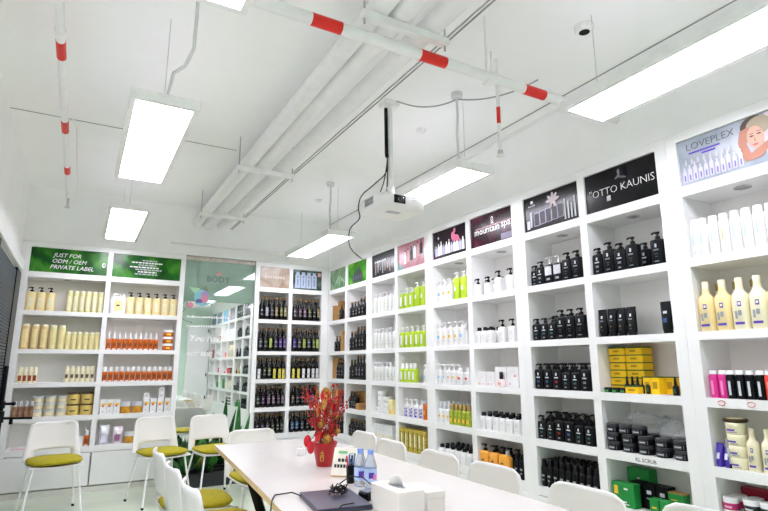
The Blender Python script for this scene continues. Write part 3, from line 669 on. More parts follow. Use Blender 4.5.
kind('small_tag', 'price_card', 'card', [('body', MB().cbox(-.025, .025, -.002, .002, 0, .035, PYEL, .0005)), ('printing', MB().box(-.018, .018, -.0026, -.0021, .012, .02, PBLACK))])

# ------------------------------------------------------------------ placing the products
ITEMS = []
def half_width(key):
    xs = [v.co.x for pn, me in KIND[key][2] if pn in ('body', 'box', 'lid', 'base') for v in me.vertices]
    return max(max(xs), -min(xs)) + (.006 if any(pn == 'pump' for pn, me in KIND[key][2]) and key[:3] != 'blk' and key[:5] != 'cream' else 0)
def setback(bayn, u, v, hw):
    """position along the wall of a thing standing v behind the shelf front, kept clear of the side panels"""
    wall, l, r, _ = BAY[bayn]; a = l + (r - l) * u
    if wall == 'B': return min(max(a * (D + v) / D, l + hw + .002), r - hw - .002)
    return max(min(a * (R + v) / R, l - hw - .002), r + hw + .002)
def it(bayn, row, key, u, v, desc, z=0.0, rot=0.0):
    ITEMS.append([bayn, row, key, setback(bayn, u, v, half_width(key) * 1.05), v, desc, z, rot])
def row(bayn, r, keys, u0, u1, v, desc, rot=0.0, jit=0.002, z=0.0, n=None):
    """a line of things spread from u0 to u1 (fractions of the bay); desc may be a list"""
    n = n or len(keys)
    ks = [keys[i % len(keys)] for i in range(n)]; hw = [half_width(k) * 1.04 for k in ks]
    a0 = setback(bayn, u0, v, hw[0]); a1 = setback(bayn, u1, v, hw[-1])
    if n > 1:
        need = sum(hw) * 2 - hw[0] - hw[-1] + .001 * n; sg = 1 if a1 > a0 else -1
        while need > abs(a1 - a0) and n > 1:
            wall, l, rr, _ = BAY[bayn]; room = abs(rr - l) - hw[0] - hw[n - 1] - .004
            if need <= room:
                ex = need - abs(a1 - a0); a1 += sg * ex
                lim = rr - sg * (hw[n - 1] + .002)
                if (a1 - lim) * sg > 0: a0 -= (a1 - lim); a1 = lim
                break
            n -= 1; need = sum(hw[:n]) * 2 - hw[0] - hw[n - 1] + .001 * n
    slack = (abs(a1 - a0) - (sum(hw[:n]) * 2 - hw[0] - hw[n - 1])) / max(1, n - 1); p = a0; sg = 1 if a1 > a0 else -1
    for i in range(n):
        if i: p += sg * (hw[i - 1] + hw[i] + slack)
        d = desc[i % len(desc)] if isinstance(desc, list) else desc
        ITEMS.append([bayn, r, ks[i], p, v + random.uniform(-jit, jit), d, z, rot + random.uniform(-.04, .04)])

# far left cabinet, left bay
row('A', 1, ['cream_p'], .075, .31, .075, 'cream pump bottle', n=3)
row('A', 1, ['celery'], .545, .955, .07, 'celery-green tall tube', n=6)
row('A', 2, ['tan_t', 'tan_t', 'tan_t', 'celery_b', 'celery_b'], .06, .50, .07, 'large tan tube', n=5)
row('A', 2, ['celery_s'], .62, .965, .06, 'small celery-green tube', n=6)
row('A', 3, ['redcream'], .06, .235, .06, 'cream tube with rust label', n=4)
row('A', 3, ['palecream'], .62, .93, .06, 'pale tube with dark label', n=6)
row('A', 4, ['brown_b'], .05, .225, .055, 'brown-filled clear bottle', n=4)
for j, lv in enumerate(('bottom-layer', 'middle-layer', 'top-layer')):
    row('A', 4, ['tub'], .31, .60, .085, lv + ' cream tub', n=3, z=.0685 * j)
for j, lv in enumerate(('lower', 'upper')):
    row('A', 4, ['yjar'], .74, .91, .085, lv + ' yellow jar with brown lid', n=2, z=.1155 * j)
it('A', 5, 'flat_bag', .22, .1, 'folded white bag with pink edge')
it('A', 5, 'mug', .86, .05, 'white mug', 0, PI)
row('A', 5, ['amber_w'], .955, .955, .05, 'small amber bottle', n=1); row('A', 5, ['tub'], .9, .9, .16, 'cream tub', n=1)
# right bay
it('B', 1, 'jerry', .125, .08, 'white jerry can with cream label')
row('B', 1, ['cream_p'], .30, .93, .075, 'cream pump bottle', n=6)
row('B', 2, ['amber_s'], .05, .70, .06, 'amber spray bottle', n=10)
for j, lv in enumerate(('bottom', 'middle', 'top')): it('B', 2, 'amber_j', .885, .075, lv + ' amber jar of the stack of three', z=.0785 * j)
row('B', 3, ['amber_w'], .04, .965, .06, 'amber bottle with white cap', n=13)
row('B', 4, ['wbox'], .06, .235, .06, 'white carton left of honey jars', n=3)
row('B', 4, ['honey'], .36, .52, .075, 'honey-coloured jar', n=2)
row('B', 4, ['wbox'], .64, .95, .06, 'white carton right of honey jars', n=4)
it('B', 4, 'wbox_s', .64, .06, 'small white box on top of cartons, the lone one', z=.1505)
it('B', 4, 'wbox_s', .85, .06, 'small white box, lower of two on cartons', z=.1505); it('B', 4, 'wbox_s', .85, .06, 'small white box, upper of two on cartons', z=.211)
it('B', 5, 'pouch_silver', .11, .09, 'silver foil pouch'); it('B', 5, 'pouch_pink', .29, .09, 'pink foil pouch')
row('B', 5, ['honey'], .45, .62, .07, 'honey-coloured jar', n=2)
row('B', 5, ['amber_w'], .72, .95, .08, 'amber bottle with white cap', n=4)
# dark oil bottles, far corner cabinet
OILN = {'slate': 'slate', 'olive': 'olive', 'lime': 'lime', 'violet': 'violet', 'yellow': 'yellow', 'white': 'white', 'plum': 'plum', 'moss': 'moss', 'blue': 'blue', 'gold': 'gold', 'mauve': 'mauve', 'ink': 'black', 'silver': 'silver', 'brown': 'brown'}
def oils(b, r, cols, u0=.09, u1=.91, back=True, hs=''):
    n = len(cols)
    for i, c in enumerate(cols):
        it(b, r, 'oil_' + c, u0 + (u1 - u0) * i / (n - 1), .05, 'dark corked bottle with %s label' % OILN[c], 0, random.uniform(-.15, .15))
    if back:
        for i in range(n - 1): it(b, r, 'oil_ink', u0 + (u1 - u0) * (i + .5) / (n - 1), .12, 'back-row dark corked bottle')
SC = {}
oils('C', 1, ['ink', 'silver', 'slate', 'gold', 'olive', 'gold']); oils('D', 1, ['slate', 'mauve', 'mauve', 'olive', 'ink', 'gold'])
oils('C', 2, ['slate', 'moss', 'lime', 'slate', 'violet', 'violet']); oils('D', 2, ['violet', 'slate', 'lime', 'slate', 'olive', 'lime'])
oils('C', 3, ['white', 'moss', 'olive', 'yellow', 'yellow', 'yellow']); oils('D', 3, ['yellow', 'yellow', 'white', 'white', 'white', 'white'])
oils('C', 4, ['moss', 'plum', 'mauve', 'mauve', 'plum', 'mauve']); oils('D', 4, ['brown', 'ink', 'ink', 'slate', 'blue', 'brown'])
oils('C', 5, ['ink', 'plum', 'slate', 'moss', 'ink', 'moss']); oils('D', 5, ['blue', 'blue', 'slate', 'ink', 'slate', 'ink'])
# corner bay of right wall
it('c1', 1, 'kraft_t', .50, .06, 'tall kraft box'); it('c1', 1, 'oil_short', .82, .05, 'dark corked bottle'); it('c1', 1, 'kraft_s', .7, .17, 'flat kraft box, lowest', z=0); it('c1', 1, 'kraft_t', .7, .17, 'kraft box standing on another box', z=.0705)
row('c1', 2, ['oil_short'], .56, .76, .06, 'dark corked bottle', n=2); it('c1', 2, 'kraft_xt', .98, .06, 'tall slim kraft box')
row('c1', 3, ['kraft_xt'], .16, .3, .1, 'tall slim kraft box', n=2); row('c1', 3, ['oil_mid'], .70, .97, .045, 'dark corked bottle', n=3)
row('c1', 4, ['kraft_t'], .2, .4, .1, 'tall kraft box', n=2); row('c1', 4, ['oil_short'], .74, .98, .045, 'dark corked bottle', n=3)
row('c1', 5, ['oil_short'], .12, .9, .06, 'dark corked bottle', n=5)
row('c2', 1, ['oil_short', 'oil_short', 'oil_short', 'oil_mid', 'oil_mid'], .30, .92, .06, 'dark corked bottle', n=5)
row('c2', 2, ['oil_mid', 'oil_mid', 'oil_ink', 'oil_ink', 'oil_ink'], .12, .92, .06, 'dark corked bottle', n=5)
row('c2', 3, ['oil_mid', 'oil_mid', 'oil_slate', 'oil_slate', 'oil_ink'], .1, .92, .06, 'dark corked bottle', n=5)
row('c2', 4, ['oil_short'], .25, .55, .06, 'dark corked bottle', n=3); row('c2', 4, ['kraft_s'], .76, .76, .06, 'low kraft box', n=1); row('c2', 4, ['kraft_t'], .62, .92, .17, 'tall kraft box behind bottles', n=3)
row('c2', 5, ['oil_short'], .1, .92, .06, 'dark corked bottle', n=6)
# third and fourth bay
row('c3', 1, ['wgreen'], .13, .92, .042, 'white pump bottle with green stripe', n=6)
row('c3', 2, ['wgreen'], .1, .93, .042, 'white pump bottle with green stripe', n=7)
row('c3', 3, ['wgreen_s'], .12, .92, .042, 'white pump bottle with green stripe', n=6)
for j in range(4): it('c3', 4, 'wjar', .50, .07, ['lowest', 'second-lowest', 'second-highest', 'highest'][j] + ' white jar of the left stack', z=.0585 * j)
for j in range(3): it('c3', 4, 'wjar', .72, .07, ['lowest', 'middle', 'highest'][j] + ' white jar of the right stack', z=.0585 * j)
it('c3', 4, 'ybox_t', .92, .06, 'pale yellow carton'); it('c3', 4, 'wbox_s', .25, .08, 'low white carton')
row('c3', 5, ['wtall'], .28, .92, .07, 'tall white carton', n=5)
row('c4', 1, ['lime', 'lime', 'lime', 'lime_l', 'lime_l'], .22, .95, .042, 'lime green pump bottle', n=5)
row('c4', 2, ['lime'], .13, .92, .042, 'lime green pump bottle', n=5)
row('c4', 3, ['lime_c'], .11, .6, .042, 'lime green capped bottle', n=4); it('c4', 3, 'wp_blue_s', .99, .042, 'white pump bottle')
row('c4', 4, ['wpurple'], .34, .84, .042, 'white pump bottle with purple pattern', n=4); it('c4', 4, 'amber_c', .96, .05, 'amber bottle')
row('c4', 5, ['gg_box'], .12, .93, .042, 'green and gold carton', n=6)
# fifth and sixth bay
it('c5', 1, 'wp_blue', .20, .06, 'white pump bottle with blue mark'); row('c5', 1, ['wp_yel'], .38, .54, .042, 'white pump bottle with yellow mark', n=2)
row('c5', 1, ['wp_blue'], .3, .5, .15, 'back-row white pump bottle', n=2); row('c5', 1, ['lime_l'], .74, .93, .042, 'lime green pump bottle', n=2)
row('c5', 2, ['wp_blue', 'wp_yel', 'wp_yel', 'wp_yel', 'wp_blue'], .13, .72, .042, 'white pump bottle', n=5); it('c5', 2, 'wc_clear', .93, .07, 'white bottle with frosted cap')
row('c5', 3, ['wp_blue_s', 'wp_blue_s', 'wp_yel_s', 'wp_yel_s', 'wp_yel_s'], .09, .56, .042, 'white pump bottle', n=5); row('c5', 3, ['wc_red'], .76, .94, .042, 'white bottle with red mark', n=2)
row('c5', 4, ['wc_clear'], .1, .33, .042, 'white bottle with frosted cap', n=3); row('c5', 4, ['greengold'], .50, .95, .042, 'green-gold capped bottle', n=5); row('c5', 4, ['wc_clear'], .2, .9, .14, 'back-row white bottle with frosted cap', n=5)
for a, (v, t_) in enumerate(((.04, 'front-row'), (.1, 'middle-row'), (.16, 'third-row'), (.22, 'back-row'))): row('c5', 5, ['wsq_cap'], .1, .95, v, t_ + ' white bottle with black cap', n=6)
row('c6', 1, ['wsq_pump', 'wsq_pump', 'wsq_pump_l', 'wsq_pump_l'], .14, .93, .042, 'white square bottle with black pump', n=4); row('c6', 1, ['wsq_pump'], .42, .74, .15, 'back-row white bottle with black pump', n=3)
row('c6', 2, ['wsq_cap'], .14, .44, .042, 'white square bottle with black cap', n=3); row('c6', 2, ['wsq_pump_l'], .70, .92, .042, 'large white bottle with black pump', n=2); row('c6', 2, ['wsq_cap'], .2, .56, .13, 'back-row white bottle with black cap', n=4)
row('c6', 3, ['wflower'], .12, .32, .07, 'low white carton with coral print', n=2); row('c6', 3, ['wflower_l'], .70, .95, .09, 'tall white carton with coral print', n=2); it('c6', 3, 'nail', .62, .022, 'small pale bottle with big black cap')
for v, t_ in ((.05, 'front-row'), (.115, 'second-row'), (.18, 'third-row')): row('c6', 4, ['wsq_cap'], .12, .93, v, t_ + ' white bottle with black cap', n=6)
row('c6', 5, ['orange'], .12, .48, .042, 'orange pump bottle', n=3); it('c6', 5, 'orange_s', .68, .045, 'orange bottle with frosted cap'); row('c6', 5, ['blk_slim'], .88, .95, .05, 'black slim bottle', n=2); row('c6', 5, ['blk_m'], .3, .9, .17, 'back-row black pump bottle', n=5)
# seventh and eighth bay, black bottles
for i, k_ in enumerate(('blk_s', 'blk_m', 'blk_foil', 'blk_foil', 'blk_l', 'blk_l')):
    it('c7', 1, k_, .14 + .157 * i, .06, 'black pump bottle with silver foil front' if k_ == 'blk_foil' else 'black pump bottle')
row('c7', 2, ['blk_s', 'blk_s', 'blk_s', 'blk_l', 'blk_l', 'blk_l'], .12, .92, .042, 'front-row black pump bottle', n=6); row('c7', 2, ['blk_m'], .5, .9, .15, 'back-row black pump bottle', n=3)
row('c7', 3, ['blk_blue', 'blk_blue', 'blk_red', 'blk_s', 'blk_s', 'blk_m'], .1, .93, .042, 'front-row black pump bottle', n=6)
for v, t_ in ((.115, 'middle-row'), (.185, 'back-row')): row('c7', 3, ['blk_m'], .1, .95, v, t_ + ' black pump bottle', n=6)
row('c7', 4, ['blk_s', 'blk_s', 'blk_red', 'blk_blue', 'blk_s', 'blk_s'], .1, .93, .042, 'front-row black pump bottle', n=6)
for v, t_ in ((.115, 'middle-row'), (.185, 'back-row')): row('c7', 4, ['blk_m'], .1, .95, v, t_ + ' black pump bottle', n=6)
for v, t_ in ((.04, 'front-row'), (.093, 'second-row'), (.146, 'third-row'), (.199, 'fourth-row'), (.25, 'fifth-row')): row('c7', 5, ['blk_slim'], .07, .97, v, t_ + ' black slim bottle', n=9)
row('c8', 1, ['blk_m', 'blk_l', 'blk_m', 'blk_l'], .11, .54, .042, 'front-row black pump bottle', n=4); it('c8', 1, 'blk_l', .93, .06, 'black pump bottle at the far right'); row('c8', 1, ['blk_m'], .3, .88, .17, 'back-row black pump bottle', n=5)
row('c8', 2, ['blk_tube'], .12, .42, .042, 'front-row black squeeze tube', n=4); row('c8', 2, ['blk_tube'], .16, .42, .13, 'back-row black squeeze tube', n=3); it('c8', 2, 'blk_tube_blue', .94, .045, 'black squeeze tube with blue label')
LAY = ['bottom-layer', 'second-layer', 'third-layer', 'fourth-layer', 'fifth-layer', 'top-layer']
for j in range(6):
    row('c8', 3, ['ybox'], .15, .35, .155, LAY[j] + ' yellow carton', n=2, z=.0463 * j, jit=.002)
row('c8', 3, ['dropper'], .38, .60, .075, 'black dropper bottle', n=5, jit=.001); row('c8', 3, ['gjar'], .07, .28, .045, 'small dark green jar', n=4); it('c8', 3, 'ybox_front', .46, .035, 'low yellow carton lying in front')
row('c8', 3, ['ybox_up'], .665, .75, .1, 'upright yellow carton', n=2); it('c8', 3, 'ybox_up', .93, .16, 'upright yellow carton at the far right'); row('c8', 3, ['dropper'], .95, .95, .042, 'black dropper bottle by the side panel', n=1)
for j, lv in enumerate(('bottom-layer', 'middle-layer', 'top-layer')):
    row('c8', 4, ['bjar'], .12, .95, .042, lv + ' front-row black jar', n=6 if j < 2 else 3, z=.0525 * j) if j < 2 else row('c8', 4, ['bjar'], .12, .42, .042, lv + ' front-row black jar', n=3, z=.0525 * j)
for j, lv in enumerate(('bottom-layer', 'middle-layer')): row('c8', 4, ['bjar'], .15, .93, .155, lv + ' back-row black jar', n=5, z=.0525 * j)
it('c8', 5, 'gbox_l', .24, .05, 'large green carton with gold emblem, in front'); it('c8', 5, 'gbox_b', .42, .22, 'large green carton at the back'); row('c8', 5, ['bbox'], .42, .72, .13, 'black carton', n=3)
row('c8', 5, ['gbox_s'], .6, .72, .04, 'small green carton', n=2)
for j, lv in enumerate(('lower', 'upper')): it('c8', 5, 'gbox_m', .86, .09, lv + ' wide green carton with tan lid', z=.0655 * j)
# ninth bay
for i, u in enumerate([.075 + .106 * k for k in range(9)]):
    it('c9', 1, 'wtube_o' if i in (3, 8) else 'wtube', u, .036, 'white slim bottle with orange print' if i in (3, 8) else 'white slim bottle with blue print')
row('c9', 2, ['neck_c', 'neck_c', 'neck_p', 'neck_p', 'neck_p'], .065, .72, .042, 'large cream bottle', n=5); row('c9', 2, ['neck_g'], .16, .75, .17, 'back-row cream bottle with gold cap', n=4)
row('c9', 3, ['pinkt'], .103, .180, .03, 'pink tube', n=2); row('c9', 3, ['blackt'], .265, .52, .03, 'black tube with white cap', n=4); row('c9', 3, ['redt'], .61, .95, .03, 'red tube with white cap', n=4)
row('c9', 4, ['pouch_violet'], .03, .10, .045, 'violet pouch', n=2); it('c9', 4, 'silver_tube', .165, .03, 'silver squeeze tube')
for j in range(4): it('c9', 4, 'tub_c', .255, .062, ['bottom', 'second-lowest', 'second-highest', 'top'][j] + ' cream tub of the stack', z=.0555 * j)
it('c9', 4, 'plate', .255, .08, 'bronze round lid on the cream tubs', z=.2225); it('c9', 4, 'small_tag', .1, .15, 'small yellow card'); row('c9', 4, ['neck_s'], .385, .9, .05, 'cream necked bottle', n=5)
for j, lv in enumerate(('lower', 'middle', 'upper')):
    it('c9', 5, 'pjar', .06, .045, lv + ' magenta jar with white lid, in front', z=.0585 * j)
    row('c9', 5, ['pjar'], .14, .26, .125, lv + ' back-row magenta jar with white lid', n=2, z=.0585 * j)
    row('c9', 5, ['bjar_w'], .31, .85, .045, lv + ' dark jar with white lid', n=5, z=.0605 * j)
it('c9', 5, 'rbox', .23, .236, 'crimson carton at the back')
# bays seen only in the mirror
for b_, plan in (('c10', (('wtube', 6, 'white slim bottle'), ('redt', 5, 'red tube with white cap'), ('pjar', 4, 'magenta jar'), ('gbox_b', 3, 'green carton'), ('bjar_w', 4, 'dark jar with white lid'))),
                 ('c11', (('amber_s', 5, 'amber spray bottle'), ('wtall', 4, 'tall white carton'), ('pinkt', 6, 'pink tube'), ('gbox_l', 2, 'green carton'), ('rbox', 1, 'crimson carton'))),
                 ('c12', (('wp_blue', 5, 'white pump bottle'), ('rbox', 2, 'crimson carton'), ('wtall', 5, 'tall white carton'), ('wjar', 4, 'white jar'), ('wbox', 5, 'white carton')))):
    for r_, (k_, n_, d_) in enumerate(plan): row(b_, r_ + 1, [k_], .2, .85, .09, d_, n=n_)

ORD = ['first', 'second', 'third', 'fourth', 'fifth', 'sixth', 'seventh', 'eighth', 'ninth', 'tenth', 'eleventh', 'twelfth', 'thirteenth', 'fourteenth']
RN = {1: 'top', 2: 'second', 3: 'third', 4: 'fourth', 5: 'bottom'}
groups = {}
for q in ITEMS:
    if q: groups.setdefault((q[0], q[1], q[5]), []).append(q)
for (b, r, desc), L in groups.items():
    wall, l, rr, wh = BAY[b]; L.sort(key=lambda q: (q[3] - l) * (rr - l))
    for i, (_, _, key, u, v, _, z, rot) in enumerate(L):
        a = u
        loc = (a, D + v, ZT[r + 1] + z + 0.0004) if wall == 'B' else (R + v, a, ZT[r + 1] + z + 0.0004)
        if len(L) == 1: lab = '%s, %s shelf under %s' % (desc, RN[r], wh)
        else: lab = '%s %s from left, %s shelf under %s' % ('leftmost' if i == 0 else 'rightmost' if i == len(L) - 1 else ORD[i], desc, RN[r], wh)
        if i == len(L) - 1 and len(L) > 1: lab = 'rightmost %s, %s shelf under %s' % (desc, RN[r], wh)
        if i == 0 and len(L) > 1: lab = 'leftmost %s, %s shelf under %s' % (desc, RN[r], wh)
        nm, cat, parts = KIND[key]
        t = thing(nm, lab, cat, loc, rot + (0 if wall == 'B' else -PI / 2), ('%s on %s shelf under %s' % (desc, RN[r], wh)) if len(L) > 1 else None)
        if b in 'CD': t.scale = (1, 1, {1: 1.05, 2: 1.05, 3: .92, 4: .90, 5: .83}[r])
        for pn, me in parts: obj(pn, me, t)

# crumpled clear wrap over the black jars, small writing on the shelf edges
def wrap(label, loc, rx, ry, rz):
    n, k = 22, 12; vs = []; fs = []
    for j in range(k + 1):
        a = PI * 0.5 * j / k
        for i in range(n):
            b = 2 * PI * i / n; q = 1 + random.uniform(-.16, .16)
            vs.append((rx * math.cos(b) * math.cos(a) * q, ry * math.sin(b) * math.cos(a) * q, rz * math.sin(a) * q))
    for j in range(k):
        for i in range(n): fs.append((j * n + i, j * n + (i + 1) % n, (j + 1) * n + (i + 1) % n, (j + 1) * n + i))
    o = obj('plastic_wrap', MB().add(vs, fs, WRAP), None, loc); return tag(o, label, 'plastic wrap', 'crumpled plastic wrap over black jars')
def bp(b, u, v, z):
    wall, l, rr, _ = BAY[b]; a = l + (rr - l) * u
    return (a, D + v, z) if wall == 'B' else (R + v, a, z)
wrap('crumpled clear wrap lying on the left black jars', bp('c8', .34, .15, ZT[5] + .165), .06, .13, .06)
wrap('crumpled clear wrap lying on the right black jars', bp('c8', .78, .11, ZT[5] + .108), .07, .09, .08)
wrap('small crumpled wrap at the back of the black jars', bp('c8', .55, .2, ZT[5] + .108), .06, .06, .1)
def edge_text(b, u, z, s, size, mat, label):
    wall, l, rr, _ = BAY[b]; a = l + (rr - l) * u
    o = obj('shelf_lettering', text_mesh(s, size, mat, .0006, align='CENTER')); o.location = (R - 0.0005, a, z); o.rotation_euler = (0, 0, -PI / 2)
    return tag(o, label, 'lettering')
edge_text('c8', .52, ZB[5] + .012, 'KL SCRUB', .03, PBLACK, 'black lettering on shelf edge under the wrapped black jars')
for i, u in enumerate((.15, .42)):
    mb = MB(); 
    mb.tube([(0, .018 * math.cos(a), .012 * math.sin(a)) for a in [2 * PI * j / 12 for j in range(12)]], .0016, PREDP, 5)
    o = obj('red_mark', mb, None, (R - .0015, BAY['c9'][1] + (BAY['c9'][2] - BAY['c9'][1]) * u, ZB[4] + .025)); tag(o, 'red pen ring on shelf edge below the %s tubes' % ('pink', 'black')[i], 'mark', 'red pen rings on the shelf edge')

# ------------------------------------------------------------------ mirror between the far cabinets
MX0, MX1 = 1.034, 1.882
mm = bpy.data.materials.new('mirror_glass'); mm.use_nodes = True
_b = mm.node_tree.nodes['Principled BSDF']; _b.inputs['Metallic'].default_value = 1; _b.inputs['Roughness'].default_value = .02; _b.inputs['Base Color'].default_value = (.83, .88, .85, 1)
fm = bpy.data.materials.new('green_mirror_tint'); fm.use_nodes = True  # green for the upper mirror: matte colour mixed with a dimmer gloss
_n = fm.node_tree; _n.nodes.clear()
_o = _n.nodes.new('ShaderNodeOutputMaterial'); _mx = _n.nodes.new('ShaderNodeMixShader'); _g = _n.nodes.new('ShaderNodeBsdfGlossy'); _d = _n.nodes.new('ShaderNodeBsdfDiffuse')
_ns = _n.nodes.new('ShaderNodeTexNoise'); _ns.inputs['Scale'].default_value = 2.5; _cr = _n.nodes.new('ShaderNodeValToRGB')
_cr.color_ramp.elements[0].color = lin('6f8f79') + (1,); _cr.color_ramp.elements[1].color = lin('9dbba3') + (1,)
_n.links.new(_ns.outputs['Fac'], _cr.inputs['Fac']); _n.links.new(_cr.outputs['Color'], _d.inputs['Color'])
_g.inputs['Color'].default_value = (.42, .52, .5, 1); _g.inputs['Roughness'].default_value = .03; _mx.inputs[0].default_value = .5
_n.links.new(_d.outputs[0], _mx.inputs[1]); _n.links.new(_g.outputs[0], _mx.inputs[2]); _n.links.new(_mx.outputs[0], _o.inputs[0])
mt_ = thing('wall_mirror', 'tall mirror with green tinted top between the far cabinets', 'mirror', ((MX0 + MX1) / 2, D + .03, 0))
hw = (MX1 - MX0) / 2
obj('glass', MB().box(-hw, hw, 0, .008, .02, 2.56, mm), mt_)
obj('tinted_top', MB().box(-hw, hw, -.002, -.0005, 2.06, 2.56, fm), mt_)  # thin green sheet colouring the upper mirror, straight lower edge
obj('top_strip', MB().box(-hw, hw, -.012, .01, 2.56, 2.605, M('putty', 'cfc6be', .8, var=.2, scale=30)), mt_)
put_text(mt_, 'BODY', -.03, 2.31, .1, M('logo_dark', '2c2024', .5), y=-.0035, name='lettering', space=1.05)
flat(mt_, 'pink_emblem', [([(-.06, 2.395), (.0, 2.395), (-.02, 2.455)], M('logo_pink', 'd8787c', .5))], -.0035)
cols_ = [M('logo_green', '9cc4a0', .5), M('logo_teal', '7fb8c4', .5), M('logo_rose', 'c87f98', .5), M('logo_indigo', '5c5c94', .5), M('logo_lilac', '9a8cb8', .5)]
cx_, cz_ = -.22, 2.11
flat(mt_, 'bird_emblem', [([(cx_ - .15, cz_ + .12), (cx_ - .02, cz_ + .11), (cx_ - .07, cz_ + .03)], cols_[0]), (ell(cx_, cz_, .085, .095), cols_[1]), (ell(cx_ + .04, cz_ + .03, .05, .05), cols_[4]), (ell(cx_ + .035, cz_ - .02, .045, .05), cols_[2]),
     (ell(cx_ - .025, cz_ - .05, .04, .03), cols_[3]), ([(cx_ - .08, cz_ - .07), (cx_ + .14, cz_ - .06), (cx_ + .02, cz_ - .11)], cols_[1]), (ell(cx_ - .12, cz_ - .1, .035, .035), cols_[2])], -.003)
for zz, n_ in ((1.86, 9), (1.75, 8)):
    flat(mt_, 'small_white_print', [(rect(-.37 + i * .028, -.37 + i * .028 + random.uniform(.012, .022), zz, zz + random.choice((.016, .024))), TXT) for i in range(n_ * 2)], -.001)
put_text(mt_, 'You have', -.34, 1.58, .11, TXT, .35, 'LEFT', y=-.001); put_text(mt_, 'not too be', -.36, 1.41, .1, TXT, .35, 'LEFT', y=-.001)

# ------------------------------------------------------------------ planter and plants before the mirror
pl = thing('planter_box', 'long dark grey planter box on the floor below the mirror', 'planter', (1.46, 6.50, 0))
PG = M('planter_grey', '2e3034', .5)
tr = MB().cbox(-.40, .40, -.13, .13, .0, .03, PG, .004)
for a in (((-.40, .40, -.13, -.115)), ((-.40, .40, .115, .13)), ((-.40, -.385, -.115, .115)), ((.385, .40, -.115, .115))): tr.box(*a, .03, .14, PG)
obj('box', tr, pl); so = obj('soil', MB().box(-.384, .384, -.114, .114, .03, .115, M('soil', '2a2018', .95, var=.4, scale=60)), pl)
def leaf_mesh(L, wd, bend, mat, mat2=None, n=7):
    mb = MB(); G = []
    for j in range(n):
        t = j / (n - 1); ww = wd * math.sin(PI * min(1, .12 + .88 * t)) ** .8 if j < n - 1 else .002
        y = bend * t * t; z = L * (t - .25 * bend / max(L, .01) * t * t)
        G.append([(-ww, y - .25 * ww, z), (-ww * .55, y, z), (0, y + .12 * ww, z), (ww * .55, y, z), (ww, y - .25 * ww, z)])
    mb.shell(G, lambda j, i: not mat2 or i in (1, 2), .0025, mat)
    if mat2: mb.shell(G, lambda j, i: i in (0, 3), .0025, mat2)
    return mb.mesh('leaf')
LG = M('leaf_green', '357a30', .45, var=.35, scale=20); LG2 = M('leaf_dark', '1f4a22', .45, var=.3, scale=20); LY = M('leaf_yellow', '8f8a24', .45, var=.2, scale=20); SN = M('snake_green', '2a6a30', .4, var=.35, scale=12)
def plant(name, label, loc, leaf, n, tilt, sc, stem=None, seed=0, group='plants in the grey planter'):
    rnd = random.Random(seed); t = thing(name, label, 'plant', loc, 0, group)
    if stem: obj('stem', stem, t)
    for i in range(n):
        a = 2 * PI * i / n * 1.0 + rnd.uniform(-.4, .4); th = rnd.uniform(*tilt)
        o = obj('leaf', rnd.choice(leaf) if isinstance(leaf, list) else leaf, t)
        zb = rnd.uniform(0, .18) if stem else 0
        o.location = (.012 * math.sin(a), -.012 * math.cos(a), zb)
        o.rotation_euler = (Matrix.Rotation(a, 3, 'Z') @ Matrix.Rotation(th, 3, 'X')).to_euler()
        k = rnd.uniform(*sc); o.scale = (k, k, k)
snl = leaf_mesh(.8, .038, .03, SN); sns = leaf_mesh(.52, .034, .05, M('snake_mix', '3f7a34', .4, var=.5, scale=6))
snk = thing('snake_plant', 'tall snake plant with broad upright blades beside the dark bottles', 'plant', (1.66, 6.44, .116), 0, 'plants in the grey planter')
for dx, dy, roll, turn, k, me_ in ((0, -.02, .03, .1, 1.0, snl), (.03, 0, .2, -.3, .82, snl), (-.03, .01, -.17, .4, .78, snl), (.05, -.02, .38, .2, .95, sns), (-.04, -.02, -.25, -.2, .8, sns), (.0, .03, .1, .9, .85, sns)):
    o = obj('leaf', me_, snk, (dx, dy, 0)); o.rotation_euler = (.04, roll, turn); o.scale = (k, k, k)
lf = leaf_mesh(.17, .045, -.06, LG); lf2 = leaf_mesh(.15, .05, -.07, LG2); lfy = leaf_mesh(.15, .035, -.05, LY)
stm = MB().tube([(0, 0, 0), (.005, .003, .12), (-.004, 0, .24)], .006, M('stem_green', '6a7a3a', .6))
for i, (x, y, lab, lv) in enumerate(((1.13, 6.5, 'leafy green plant at the left end of the planter', [lf, lf2]), (1.29, 6.48, 'leafy plant with some yellow leaves, second in planter', [lf, lfy, lf2]),
        (1.42, 6.5, 'dark leafy plant in the middle of the planter', [lf2, lf2, lf]), (1.78, 6.5, 'yellow-green leafy plant at the right end of planter', [lfy, lf]))):
    plant('leafy_plant', lab, (x, y, .116), lv, 22, (-1.35, -.2), (.9, 1.35), stm, seed=20 + i)

